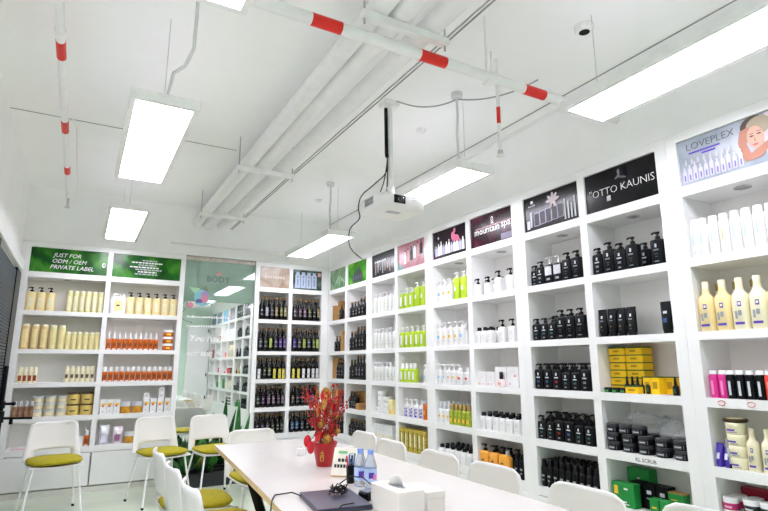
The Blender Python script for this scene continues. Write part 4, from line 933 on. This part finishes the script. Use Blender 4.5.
# ------------------------------------------------------------------ chairs
def chair_meshes():
    out = []
    G = []; nj, ni = 19, 13
    for j in range(nj):
        t = j / (nj - 1); z = .445 + .337 * t; hwid = .232 - .036 * t
        if t > .84: hwid -= .05 * (1 - math.sqrt(max(0, 1 - ((t - .84) / .16) ** 2)))
        rowp = []
        for i in range(ni):
            q = -1 + 2 * i / (ni - 1)
            rowp.append((hwid * q, .185 + .06 * t ** 1.2 - .05 * q * q * (1 - .3 * t) + .012 * math.sin(PI * t), z))
        G.append(rowp)
    out.append(('backrest', MB().shell(G, lambda j, i: not (1 <= j <= 4 and 2 <= i <= 9), .011, PLW)))
    S = []
    for j in range(9):
        t = j / 8; rowp = []
        for i in range(11):
            q = -1 + 2 * i / 10
            wv = .205 + .015 * math.sin(PI * t)
            rowp.append((wv * q, .19 - .40 * t - (.03 * q * q if j == 8 else -.045 * q * q * (1 - t) * 0), .448 + .012 * q * q - .02 * t * t - .012 * math.sin(PI * t) * (1 - q * q)))
        S.append(rowp)
    out.append(('seat_shell', MB().shell(S, lambda j, i: True, .01, PLW)))
    cu = MB().loft([(.447, .17, .17, 0, -.02), (.452, .205, .2, 0, -.02), (.468, .218, .212, 0, -.022), (.482, .21, .204, 0, -.022), (.492, .17, .165, 0, -.02), (.495, .09, .09, 0, -.02)], OLIVE, n=28, ex=3.6)
    out.append(('cushion', cu))
    fr_ = MB().tube([(-.17, .15, .425), (-.17, -.17, .425)], .009, WMETAL).tube([(.17, .15, .425), (.17, -.17, .425)], .009, WMETAL).tube([(-.17, -.1, .425), (.17, -.1, .425)], .008, WMETAL)
    out.append(('seat_frame', fr_))
    legs = []
    for sx, sy in ((-1, -1), (1, -1), (-1, 1), (1, 1)):
        a = (sx * .17, -.16 if sy < 0 else .15, .43); b = (sx * .225, -.225 if sy < 0 else .235, .018)
        legs.append((MB().tube([a, ((a[0] + b[0]) / 2 + sx * .004, (a[1] + b[1]) / 2, .22), b], .0095, WMETAL, 8), MB().cyl(b[0], b[1], 0, .02, .0125, BLACK, 10)))
    return [(n_, m_.mesh(n_)) for n_, m_ in out], [(l.mesh('leg'), f.mesh('foot')) for l, f in legs]
CH = chair_meshes()
def chair(x, y, facing_deg, label, group):
    """facing 0 = towards -y (the camera side); positive turns towards +x"""
    t = thing('chair', label, 'chair', (x, y, 0), math.radians(facing_deg), group)
    for n_, me in CH[0]: obj(n_, me, t)
    for l, f in CH[1]:
        o = obj('leg', l, t); obj('foot', f, o)
    return t
G1 = 'chairs in front of the far wall'; G2 = 'chairs along the right side of the table'; G3 = 'chairs along the left side of the table'
chair(-.10, 5.92, 8, 'white chair with olive cushion, leftmost, before the left green banner cabinet', G1)
chair(.81, 5.95, 14, 'white chair with olive cushion, before the right green banner bay', G1)
chair(1.32, 5.88, 10, 'white chair with olive cushion, before the mirror and planter', G1)
chair(1.32, 4.33, 4, 'white chair at the far head of the table', G1)
for y, lab in ((3.74, 'farthest'), (3.17, 'middle'), (2.66, 'nearest')): chair(.712, y, 90, 'white chair tucked under left table side, %s of three' % lab, G3)
for x, y, lab in ((1.80, 3.88, 'just behind the red flower pot'), (1.74, 3.36, 'behind the water bottles'), (1.74, 2.79, 'behind the white tissue box'), (1.745, 2.30, 'below the orange bottles'), (1.73, 1.70, 'below the slim black bottles'), (1.82, 1.21, 'below the green cartons, nearest')):
    chair(x, y, -90, 'white chair on right side of table, ' + lab, G2)

# ------------------------------------------------------------------ table
OUT = [(.90, 4.03), (1.71, 4.03), (1.71, .5), (.69, .5), (.70, 1.2), (.74, 2.12), (.77, 2.43), (.82, 3.03)]
tb = thing('conference_table', 'long pale conference table with wooden edge', 'table', (1.25, 2.3, 0))
def slab(out, z0, z1, mt_top, mt_side, ins=0.0):
    n = len(out); mb = MB(); vb = [(x - 1.25, y - 2.3, z0) for x, y in out]; vt = [(x - 1.25, y - 2.3, z1) for x, y in out]
    mb.add(vt, [tuple(reversed(range(n)))], mt_top); mb.add(vb, [tuple(range(n))], mt_side)
    mb.add(vb + vt, [(i, i + n, (i + 1) % n + n, (i + 1) % n) for i in range(n)], mt_side)
    return mb
obj('tabletop', slab(OUT, .722, .75, TABLE, EDGE), tb)
for y_ in (3.03, .9):
    for x0, x1 in ((.875, 1.13), (1.48, 1.30)):
        obj('leg', MB().tube([(x0 - 1.25, y_ - 2.3, .71), (x1 - 1.25, y_ - 2.3, .0)], .032, BLACKM, 4), tb)
    obj('foot_bar', MB().cbox(1.0 - 1.25, 1.45 - 1.25, y_ - 2.33, y_ - 2.27, 0, .03, BLACKM, .004), tb)
fr2 = MB().box(.87 - 1.25, 1.58 - 1.25, 3.0 - 2.3, 3.06 - 2.3, .69, .721, BLACKM).box(.85 - 1.25, 1.58 - 1.25, .87 - 2.3, .93 - 2.3, .69, .721, BLACKM).box(1.2 - 1.25, 1.26 - 1.25, .93 - 2.3, 3.0 - 2.3, .69, .721, BLACKM)
obj('frame', fr2, tb)

TZ = .7505
# red flower pot
def bouquet(label, loc, seed, sc=1.0):
    rnd = random.Random(seed); t = thing('flower_pot', label, 'flower pot', loc)
    t.scale = (sc, sc, sc)
    RP = M('red_pot', 'a8121c', .35, var=.06)
    obj('pot', MB().loft([(0, .042, .042), (.004, .045, .045), (.118, .069, .069), (.124, .073, .073), (.128, .070, .070), (.12, .064, .064), (.112, .03, .03)], RP, n=28), t)
    gp = MB()
    for (x0, x1, z0, z1) in ((-.75, -.5, .088, .092), (-.67, -.6, .05, .092), (-.8, -.46, .074, .077), (-.78, -.72, .035, .066), (-.56, -.5, .038, .07), (-.78, -.5, .034, .037)):
        gp.patch(.0575, .0575, 2, x0, x1, z0, z1, M('gold_ink', 'd2a04a', .3, .6), .006)
    obj('gold_character', gp, t)
    BR = M('red_berry', 'b8101c', .35, var=.15, scale=40); SG = M('twig', '6a4a30', .8); LR = M('red_leaf', 'c2161e', .5, var=.2, scale=30); GO = M('gold_leaf', 'b98a3c', .45, .3, var=.3, scale=40); OR = M('orange_leaf', 'dd8a3a', .5, var=.2)
    for i in range(26):
        a = 2 * PI * i / 26 + rnd.uniform(-.2, .2); L = rnd.uniform(.19, .33); lean = rnd.uniform(.04, .11)
        p = [(.03 * math.cos(a) + lean * math.cos(a) * k_ ** 1.4, .03 * math.sin(a) + lean * math.sin(a) * k_ ** 1.4, 0.11 + L * k_) for k_ in (0, .25, .5, .75, 1)]
        mb = MB().tube(p, .0018, SG, 5)
        for b in range(18):
            k_ = rnd.uniform(.15, 1); j = min(3, int(k_ * 4)); f = k_ * 4 - j
            c = [p[j][d_] + (p[j + 1][d_] - p[j][d_]) * f + rnd.uniform(-.017, .017) for d_ in range(3)]
            mb.ball(c, rnd.uniform(.005, .0075), BR, 6, 4)
        obj('berry_spray', mb, t)
    lm = leaf_mesh(.062, .018, -.02, LR); lo = leaf_mesh(.075, .012, -.02, OR); lg = leaf_mesh(.06, .016, -.02, GO)
    for i in range(20):
        a = rnd.uniform(0, 2 * PI); r = rnd.uniform(.02, .085); zz = rnd.uniform(.12, .36)
        o = obj('leaf', (lm, lm, lo, lg)[i % 4], t, (r * math.cos(a), r * math.sin(a), zz)); o.rotation_euler = (Matrix.Rotation(a - PI / 2 + PI, 3, 'Z') @ Matrix.Rotation(rnd.uniform(-1.0, 0.1), 3, 'X')).to_euler()
    for (x, y, z, r) in ((-.015, -.07, .155, .033), (.045, -.05, .27, .022), (.05, -.06, .19, .022), (.0, .0, .41, .026), (-.05, -.05, .23, .022)):
        mb = MB()
        for k_ in range(14):
            a = 2 * PI * k_ / 14; mb.add([(x, y - .006, z - .3 * r), (x + r * math.cos(a) * .5 - r * .16 * math.sin(a), y - .012, z + r * .55 * math.sin(a) + r * .12 * math.cos(a)), (x + r * math.cos(a), y, z + r * math.sin(a)), (x + r * math.cos(a) * .5 + r * .16 * math.sin(a), y + .004, z + r * .55 * math.sin(a) - r * .12 * math.cos(a))], [(0, 1, 2, 3)], GO)
        mb.ball((x, y, z), r * .55, GO, 10, 6); obj('gold_ornament', mb, t)
    for (x, y, z) in ((-.112, -.02, .14), (-.098, -.035, .108)):
        mb = MB().ball((x, y, z), .029, M('red_felt', 'c9222e', .7), 12, 8, .75, .4, 1.15); mb.tube([(x, y, z + .04), (x + .05, y, z + .09), (x + .1, y + .02, z + .05)], .0015, SG, 5); obj('red_ornament', mb, t)
    return t
bouquet('red flower pot with berries and gold ornaments on the table', (1.255, 2.91, TZ), 3, 1.0)
# candle
cd = thing('tealight', 'small white tealight candle on the table left of flower pot', 'candle', (1.267, 3.31, TZ))
obj('cup', MB().loft([(0, .022, .022), (.003, .025, .025), (.04, .025, .025), (.042, .022, .022)], PLW, n=18), cd); obj('wick', MB().cyl(0, 0, .042, .05, .0015, BLACK, 6), cd)
# sign card in wooden holder
sg = thing('table_sign', 'pale sign card in a wooden holder beside the flower pot', 'sign', (1.24, 2.60, TZ), math.radians(-44))
sg.scale = (1.18, 1.1, 1.08)
obj('holder', MB().loft([(0, .062, .03), (.05, .06, .018)], M('holder_wood', 'd8ab74', .5, var=.1, scale=40), n=16, ex=8), sg)
cdm = MB().add([(-.058, -.034, .006), (.058, -.034, .006), (.05, -.006, .125), (-.05, -.006, .125), (-.058, -.031, .006), (.058, -.031, .006), (.05, -.003, .125), (-.05, -.003, .125)],
    [(0, 1, 2, 3), (7, 6, 5, 4), (0, 4, 5, 1), (1, 5, 6, 2), (2, 6, 7, 3), (3, 7, 4, 0)], M('card', 'f3ecdf', .5)); obj('card', cdm, sg)
pr_ = MB()
def onc(x0, x1, z0, z1, mt): pr_.add([(x, -.0352 + .028 * (z - .006) / .119, z) for x, z in rect(x0, x1, z0, z1)], [(0, 1, 2, 3)], mt)
for i in range(4): onc(-.03 + i * .016, -.018 + i * .016, .065, .079, PBLACK)
for i in range(7): onc(-.045 + i * .0135, -.035 + i * .0135, .04, .054, PBLACK)
onc(-.03, .01, .1, .112, M('logo_leaf', '7cc08a', .5)); onc(.02, .04, .1, .104, M('logo_leaf'))
obj('printing', pr_, sg)
# pens in a holder
ph = thing('pen_holder', 'small dark pen holder with pens beside the water bottles', 'pen holder', (1.185, 2.435, TZ))
obj('cup', MB().loft([(0, .016, .015), (.08, .018, .016)], BLACKM, n=14, ex=4), ph)
for i, (x, mt) in enumerate(((-.014, PREDP), (-.004, PBLUE), (.006, PBLACK), (.016, M('pen_blue', '5a86c0', .4)))):
    obj('pen', MB().tube([(x * .6, 0, .05), (x * 1.7, -.006 + .004 * i, .125 + .006 * (i % 2))], .0045, mt, 7), ph)
# water bottles
for i, (x, y, lab) in enumerate(((1.198, 2.355, 'left of the two'), (1.222, 2.30, 'right of the two'))):
    b = thing('water_bottle', 'small clear water bottle with blue cap and label, %s' % lab, 'bottle', (x, y, TZ), 0, 'water bottles on the table')
    obj('body', MB().loft([(0, .026, .026), (.004, .029, .029), (.085, .029, .029), (.1, .028, .028), (.135, .016, .016), (.145, .0125, .0125)], M('water_plastic', 'd9e4f2', .08, trans=.8, ior=1.25), n=20), b)
    obj('cap', MB().cyl(0, 0, .145, .165, .0145, M('cap_blue', '7f9fe0', .4), 16), b)
    obj('label', MB().loft([(.03, .0296, .0296), (.085, .0296, .0296)], M('label_blue', 'b5cdf2', .4), n=20, cap=False).patch(.0296, .0296, 2, -.7, .1, .045, .07, PPURP, .001).patch(.0296, .0296, 2, -.1, .6, .038, .06, M('label_pink', 'd87fb0', .4), .0014), b)
# laptop, adapter, cables
lp = thing('laptop', 'closed dark laptop lying on the table', 'laptop', (.965, 2.13, TZ), math.radians(-8))
DKL = M('laptop_shell', '4a4a5c', .35, .4, var=.05); obj('base', MB().cbox(-.11, .11, -.155, .155, 0, .012, DKL, .003), lp); obj('lid', MB().cbox(-.11, .11, -.155, .155, .0125, .02, DKL, .003), lp)
ad = thing('power_adapter', 'black power adapter beside the laptop and tissue box', 'adapter', (1.105, 2.11, TZ), math.radians(15)); obj('body', MB().cbox(-.026, .026, -.03, .03, 0, .034, BLACK, .005), ad); obj('top_plate', MB().cbox(-.024, .024, -.028, .028, .0342, .038, M('slate_plate', '6a6e80', .4), .002), ad)
cb = MB(); pts = []
for i in range(60):
    a = i * .55; r = .03 + .012 * math.sin(i * 1.7); pts.append((1.0 + r * math.cos(a), 2.17 + r * math.sin(a) * .7, TZ + .03 + .006 * (i % 5) + .008 * math.sin(i)))
pts += [(1.06, 2.18, TZ + .085), (1.13, 2.2, TZ + .07), (1.15, 2.12, TZ + .04), (1.1, 2.08, TZ + .035)]
tag(obj('cable_coil', cb.tube(pts, .0026, BLACK, 6)), 'black coiled cable lying on the laptop', 'cable')
tag(obj('laptop_cable', MB().tube([(.88, 2.26, TZ + .01), (.86, 2.34, TZ + .012), (.79, 2.36, TZ + .006), (.745, 2.26, TZ + .008), (.722, 2.2, TZ - .015), (.712, 2.1, TZ - .12), (.712, 2.0, TZ - .3)], .003, BLACK, 6)), 'black cable running over the left table edge', 'cable')
tag(obj('charger_cable', MB().tube([(.99, 2.0, TZ + .024), (.93, 1.98, TZ + .028), (.86, 1.93, TZ + .006), (.8, 1.86, TZ + .004)], .0026, BLACK, 6)), 'black cable curling out below the laptop', 'cable')
# tissue boxes
tx = thing('tissue_box', 'white tissue box with a tissue sticking out', 'tissue box', (1.116, 1.885, TZ), 0)
BX = M('tissue_card', 'e2ded8', .5, var=.01); bx_ = MB().cbox(-.057, .057, -.106, .106, 0, .095, BX, .002); obj('box', bx_, tx)
obj('slot', MB().loft([(.0952, .018, .06), (.0958, .018, .06)], GREYP, n=20, ex=2), tx)
ts = []
for j in range(6):
    t_ = j / 5; ts.append([(.012 * math.sin(5 * i / 7 + 2 * t_) * (1 - t_ * .4) - .01 * t_, -.05 + .1 * i / 7 * (1 - .35 * t_) + .02 * t_, .094 + .045 * t_ * (1 - .5 * abs(i / 7 - .3))) for i in range(8)])
obj('tissue', MB().shell(ts, lambda j, i: True, .0012, PLW), tx)
t2 = thing('white_box', 'low white box behind the tissue box', 'box', (1.245, 1.893, TZ), 0); obj('body', MB().cbox(-.04, .04, -.085, .085, 0, .05, BX, .002), t2); obj('lid', MB().cbox(-.042, .042, -.087, .087, .0502, .075, BX, .002), t2)
obj('pink_print', MB().box(-.018, .012, -.03, .03, .0751, .0756, M('pale_pink_print', 'f0cfcf', .5)), t2)

# ------------------------------------------------------------------ ceiling lights
def panel(x0, x1, y0, y1, label, cable=None):
    z = 2.64; cx, cy = (x0 + x1) / 2, (y0 + y1) / 2
    t = thing('panel_light', label, 'ceiling light', (cx, cy, z), 0, 'hanging panel lights')
    hx, hy = (x1 - x0) / 2, (y1 - y0) / 2
    f = MB(); e = .028
    f.box(-hx, hx, -hy, -hy + e, 0, .05, WMETAL).box(-hx, hx, hy - e, hy, 0, .05, WMETAL).box(-hx, -hx + e, -hy + e, hy - e, 0, .05, WMETAL).box(hx - e, hx, -hy + e, hy - e, 0, .05, WMETAL)
    f.box(-hx, hx, -hy, hy, .05, .055, WMETAL); obj('frame', f, t)
    obj('diffuser', MB().box(-hx + e, hx - e, -hy + e, hy - e, .032, .04, EMIT), t)
    obj('added_ceiling_glow', MB().box(-hx + e, hx - e, -hy + e, hy - e, .0555, .06, CEIL_FILL), t)  # added glowing slab, unseen from below, lifts the ceiling brightness
    for sy in (-1, 1):
        y = sy * (hy - .12)
        obj('suspension_wire', MB().tube([(0, y, .055), (0, y, CEIL - z - .012)], .0022, M('wire_pale', 'd0d1d2', .5), 6), t)
        if sy < 0 and x0 > 1: obj('ceiling_rose', MB().loft([(CEIL - z - .03, .022, .022), (CEIL - z - .012, .04, .04), (CEIL - z - .0005, .042, .042)], WMETAL, n=18), t)
    return t
LY_ = ((.48, 1.89), (2.80, 4.18), (5.02, 6.38))
for (y0, y1), lab in zip(LY_, ('nearest', 'middle', 'farthest')):
    panel(.105, .445, y0, y1, '%s panel light of the left row' % lab); panel(2.145, 2.475, y0 - .02, y1 - .03, '%s panel light of the right row' % lab)
# conduit linking the right lights, feed drops
tag(obj('conduit', MB().tube([(2.23, 1.80, 2.708), (2.23, 2.86, 2.708)], .012, PIPEW, 10)), 'thin white conduit joining the two nearest right panel lights', 'conduit')
def flex(label, pts, r=.009):
    t = thing('feed_drop', label, 'conduit', pts[0], 0, 'flexible feeds to the panel lights'); p0 = Vector(pts[0])
    obj('flexible_hose', MB().tube([tuple(Vector(p) - p0) for p in pts], r, M('hose_grey', 'd8d9da', .5), 8), t)
    obj('ceiling_box', MB().cyl(pts[0][0] - p0.x, 0, -.0, .035, .04, M('hose_grey'), 14), t)
def drop(x, y): return [(x, y, CEIL - .036), (x + .006, y + .004, 3.05), (x - .004, y + .003, 2.9), (x + .004, y, 2.697)]
flex('flexible feed hose of the middle right panel light', drop(2.20, 2.83)); flex('flexible feed hose of the farthest right panel light', drop(2.19, 5.05)); flex('flexible feed hose of the middle left panel light', [(.35, 2.50, CEIL - .036), (.355, 2.53, 3.02), (.36, 2.58, 2.86), (.335, 2.66, 2.80), (.29, 2.72, 2.78), (.28, 2.82, 2.697)])

# ------------------------------------------------------------------ pipes under the ceiling
for x, r, lab in ((1.125, .055, 'left'), (1.245, .06, 'middle'), (1.43, .058, 'right')):
    tag(obj('ceiling_pipe', MB().tube([(x, -.85, 3.02), (x, 3, 3.02), (x, D - .005, 3.02)], r, PIPEW, 20)), '%s of three thick white pipes below the ceiling' % lab, 'pipe', 'thick white pipes below the ceiling')
for y, lab in ((2.02, 'nearest'), (4.33, 'middle'), (5.95, 'farthest')):
    t = thing('pipe_bracket', 'white strut bracket under the thick pipes, %s' % lab, 'bracket', (1.27, y, 2.92), 0, 'pipe brackets')
    obj('strut', MB().box(-.25, .25, -.02, .02, 0, .038, WMETAL), t)
    for x in (-.235, .235): obj('hanger_rod', MB().tube([(x, 0, -.03), (x, 0, CEIL - 2.922)], .005, M('rod_grey', 'b9babb', .4), 6), t)
def banded(name, label, a, b, r, bands, extra=None, group='sprinkler pipes with red bands'):
    A, B = Vector(a), Vector(b); t = thing(name, label, 'pipe', a, 0, group); d = B - A
    obj('pipe_run', MB().tube([(0, 0, 0), tuple(d * .5), tuple(d)], r, PIPEW, 16), t)
    for f0, f1 in bands: obj('red_band', MB().tube([tuple(d * f0), tuple(d * f1)], r + .0015, RED, 16), t)
    return t
q = banded('sprinkler_pipe', 'white pipe with red bands crossing below the thick pipes', (-.60, 2.055, 2.85), (R - .01, 2.055, 2.85), .028, [((x0 + .6) / 3.487, (x1 + .6) / 3.487) for x0, x1 in ((.78, .93), (1.37, 1.53), (2.08, 2.24))])
for x in (1.83, .2): obj('hanger', MB().tube([(x + .6 - .02, 0, -.03), (x + .6 - .02, 0, CEIL - 2.851)], .006, WMETAL, 6).tube([(x + .6 + .015, 0, -.03), (x + .6 + .015, 0, .16)], .006, WMETAL, 6).box(x + .575, x + .62, -.034, .034, -.034, -.029, WMETAL), q)
q = banded('sprinkler_pipe', 'white pipe with red bands running along the left wall', (-.25, -.85, 3.06), (-.25, 6.35, 3.06), .024, [((y0 + .85) / 7.2, (y1 + .85) / 7.2) for y0, y1 in ((3.18, 3.37), (4.30, 4.52), (5.35, 5.55))])
obj('end_cap', MB().tube([(0, 7.15, 0), (0, 7.24, 0)], .03, WMETAL, 16), q); obj('sprinkler_head', MB().cyl(0, 7.2, -.12, -.02, .012, CHROME, 10).cyl(0, 7.2, -.13, -.12, .025, CHROME, 12), q)
obj('coupling', MB().tube([(0, 3.92, 0), (0, 3.97, 0)], .029, PIPEW, 16), q)
obj('branch_pipe', MB().tube([(0, 5.2, 0), (.05, 5.25, .05), (.075, 5.4, .06), (.075, 7.35, .06)], .009, PIPEW, 8), q)
for x_, lab in ((1.512, 'left'), (1.535, 'right')):
    tag(obj('pipe_cable', MB().tube([(x_, -.8, 2.975), (x_ + .004, 2.0, 2.97), (x_ - .003, 4.3, 2.975), (x_, 6.6, 2.97)], .0055, M('cable_grey', 'a4a6a8', .6), 6)), '%s of two grey cables running beside the thick pipes' % lab, 'cable', 'cables beside the thick pipes')
tag(obj('wall_rail', MB().tube([(.84, 6.655, 2.74), (2.28, 6.655, 2.74)], .014, PIPEW, 10)), 'thin white horizontal pipe above the mirror', 'pipe')
t = thing('sprinkler_drop', 'short vertical pipe with one red band right of the projector', 'pipe', (2.16, 2.36, 2.6)); obj('pipe_run', MB().tube([(0, 0, 0), (0, 0, CEIL - 2.6)], .011, PIPEW, 10), t); obj('red_band', MB().tube([(0, 0, .18), (0, 0, .29)], .0125, RED, 10), t); obj('sprinkler_head', MB().cyl(0, 0, -.03, 0, .016, CHROME, 10).cyl(0, 0, -.036, -.03, .026, WMETAL, 12), t)
sm_ = thing('smoke_detector', 'round white ceiling detector with dark vents at upper right', 'detector', (2.37, 1.84, CEIL)); obj('base', MB().loft([(-.001, .055, .055), (-.03, .052, .052), (-.04, .04, .04)][::-1], WMETAL, n=22), sm_)
obj('vents', MB().loft([(-.0415, .03, .03), (-.0405, .03, .03)], BLACKM, n=14), sm_)
sag = lambda a, b, s, n=14: [tuple(Vector(a).lerp(Vector(b), i / n) - Vector((0, 0, s * 4 * (i / n) * (1 - i / n)))) for i in range(n + 1)]
tag(obj('ceiling_cable', MB().tube(sag((1.87, 3.12, CEIL - .012), (2.2, 2.85, CEIL - .045), .05) + sag((2.21, 2.83, CEIL - .045), (2.55, 2.38, CEIL - .02), .05), .005, M('cable_grey', 'a4a6a8', .6), 6)), 'grey cable sagging across the ceiling from the projector mount', 'cable')

# ------------------------------------------------------------------ projector on its pole
pj = thing('projector', 'white projector hanging from a ceiling pole', 'projector', (1.85, 3.18, 2.355))
obj('body', MB().loft([(0, .175, .155), (.008, .19, .17), (.06, .194, .174), (.092, .188, .168), (.1, .172, .152)], PLW, n=36, ex=7), pj)
obj('lens_recess', MB().cbox(-.075, .015, -.1775, -.17, .03, .088, BLACK, .002), pj)
lz = MB(); n = 20
rings_ = [(.026, -.1776), (.026, -.188), (.019, -.188), (.015, -.18), (.001, -.178)]
vs_ = [(-.03 + r_ * math.cos(2 * PI * j / n), y_, .058 + r_ * math.sin(2 * PI * j / n)) for r_, y_ in rings_ for j in range(n)]
lz.add(vs_, [(k * n + j, k * n + (j + 1) % n, (k + 1) * n + (j + 1) % n, (k + 1) * n + j) for k in range(len(rings_) - 1) for j in range(n)], M('lens_glass', '2c2f3a', .1, var=.1, coat=1.0), True); obj('lens', lz, pj)
gv = MB()
for i in range(7): gv.box(-.1965, -.192, -.09 + i * .018, -.08 + i * .018, .028, .078, GREYP)
obj('side_vent', gv, pj)
gv = MB()
for i in range(6): gv.box(-.06 + i * .018, -.05 + i * .018, -.07, -.02, -.0015, .001, GREYP)
obj('bottom_vent', gv, pj); obj('brand_mark', MB().box(.07, .105, -.1765, -.172, .06, .067, PLIGHT), pj)
obj('mount_plate', MB().box(-.09, .09, -.06, .06, .1, .112, WMETAL).box(-.06, -.05, -.05, .05, .112, .15, WMETAL).box(.05, .06, -.05, .05, .112, .15, WMETAL).tube([(0, 0, .112), (0, 0, .2)], .028, WMETAL, 12), pj)
obj('pole', MB().tube([(0, 0, .15), (-.004, .0, .55), (-.008, .0, CEIL - 2.357)], .02, WMETAL, 14), pj)
obj('ceiling_plate', MB().cbox(-.068, .052, -.05, .05, CEIL - 2.355 - .045, CEIL - 2.355 - .001, WMETAL, .004), pj)
obj('cable_sleeve', MB().tube([(-.045, -.01, CEIL - 2.42), (-.043, -.01, .66), (-.04, -.01, .45), (-.036, -.01, .42)], .013, BLACK, 8), pj)
for k_, pts in enumerate(([(-.035, -.01, .45), (-.05, -.02, .3), (-.15, -.03, .19), (-.25, -.03, .09), (-.27, -.02, .0), (-.24, .02, -.06), (-.3, .05, -.14), (-.26, .12, -.25), (-.12, .2, -.31)], [(-.03, -.01, .43), (-.05, .0, .26), (-.09, .02, .12), (-.1, .04, .1)], [(-.033, -.01, .43), (-.02, .02, .2), (-.03, .06, .1)])):
    n_ = [];
    for i in range(len(pts) - 1):
        for s_ in range(4):
            t_ = s_ / 4; p0 = Vector(pts[max(i - 1, 0)]); p1 = Vector(pts[i]); p2 = Vector(pts[i + 1]); p3 = Vector(pts[min(i + 2, len(pts) - 1)])
            n_.append(tuple(.5 * ((2 * p1) + (p2 - p0) * t_ + (2 * p0 - 5 * p1 + 4 * p2 - p3) * t_ ** 2 + (3 * p1 - p0 - 3 * p2 + p3) * t_ ** 3)))
    obj('power_cord', MB().tube(n_ + [pts[-1]], .0042, M('cord_dark', '2b2c30', .5), 6), pj)

# ------------------------------------------------------------------ black stand at the left edge
sd = thing('tripod_stand', 'black tripod stand with clamp arms at the left edge', 'stand', (-.45, 4.85, 0))
obj('pole', MB().tube([(0, 0, .12), (0, 0, 1.3)], .016, BLACK, 10), sd)
for a in (.4, 2.5, 4.6): obj('leg', MB().tube([(0, 0, .5), (.15 * math.cos(a), .25 * math.sin(a), .01)], .009, BLACK, 8), sd)
ar = obj('clamp_arm', MB().tube([(0, 0, .93), (.2, -.02, .925)], .009, BLACK, 8).tube([(0, 0, .93), (-.05, 0, .93)], .02, BLACK, 8), sd); obj('clamp_knob', MB().tube([(.07, 0, .925), (.07, 0, .885)], .012, BLACK, 10), ar)
obj('collar', MB().cyl(0, 0, .9, .98, .026, BLACK, 12).cyl(0, 0, 1.0, 1.05, .024, BLACK, 12), sd); obj('knob', MB().tube([(0, 0, 1.03), (.075, -.01, 1.03)], .01, BLACK, 8).ball((.075, -.01, 1.03), .016, BLACK, 8, 5), sd)
obj('tray', MB().cbox(-.13, .02, -.12, .12, .48, .495, M('tray_grey', '8e9296', .5), .003), sd)

# ------------------------------------------------------------------ things behind the viewpoint that the mirror shows
lk = thing('tall_locker', 'tall white locker beside the shelves, seen only in the mirror', 'locker', (2.62, -.81, 0))
obj('body', MB().box(-.27, .27, -.08, .06, 0, 2.25, LAM), lk)
for k_ in range(4):
    o = obj('door', MB().cbox(-.262, .262, .061, .078, .06 + k_ * .545, .06 + k_ * .545 + .535, LAM, .004), lk)
    obj('handle', MB().box(.21, .235, .0785, .095, .06 + k_ * .545 + .42, .06 + k_ * .545 + .5, BLACK), o)
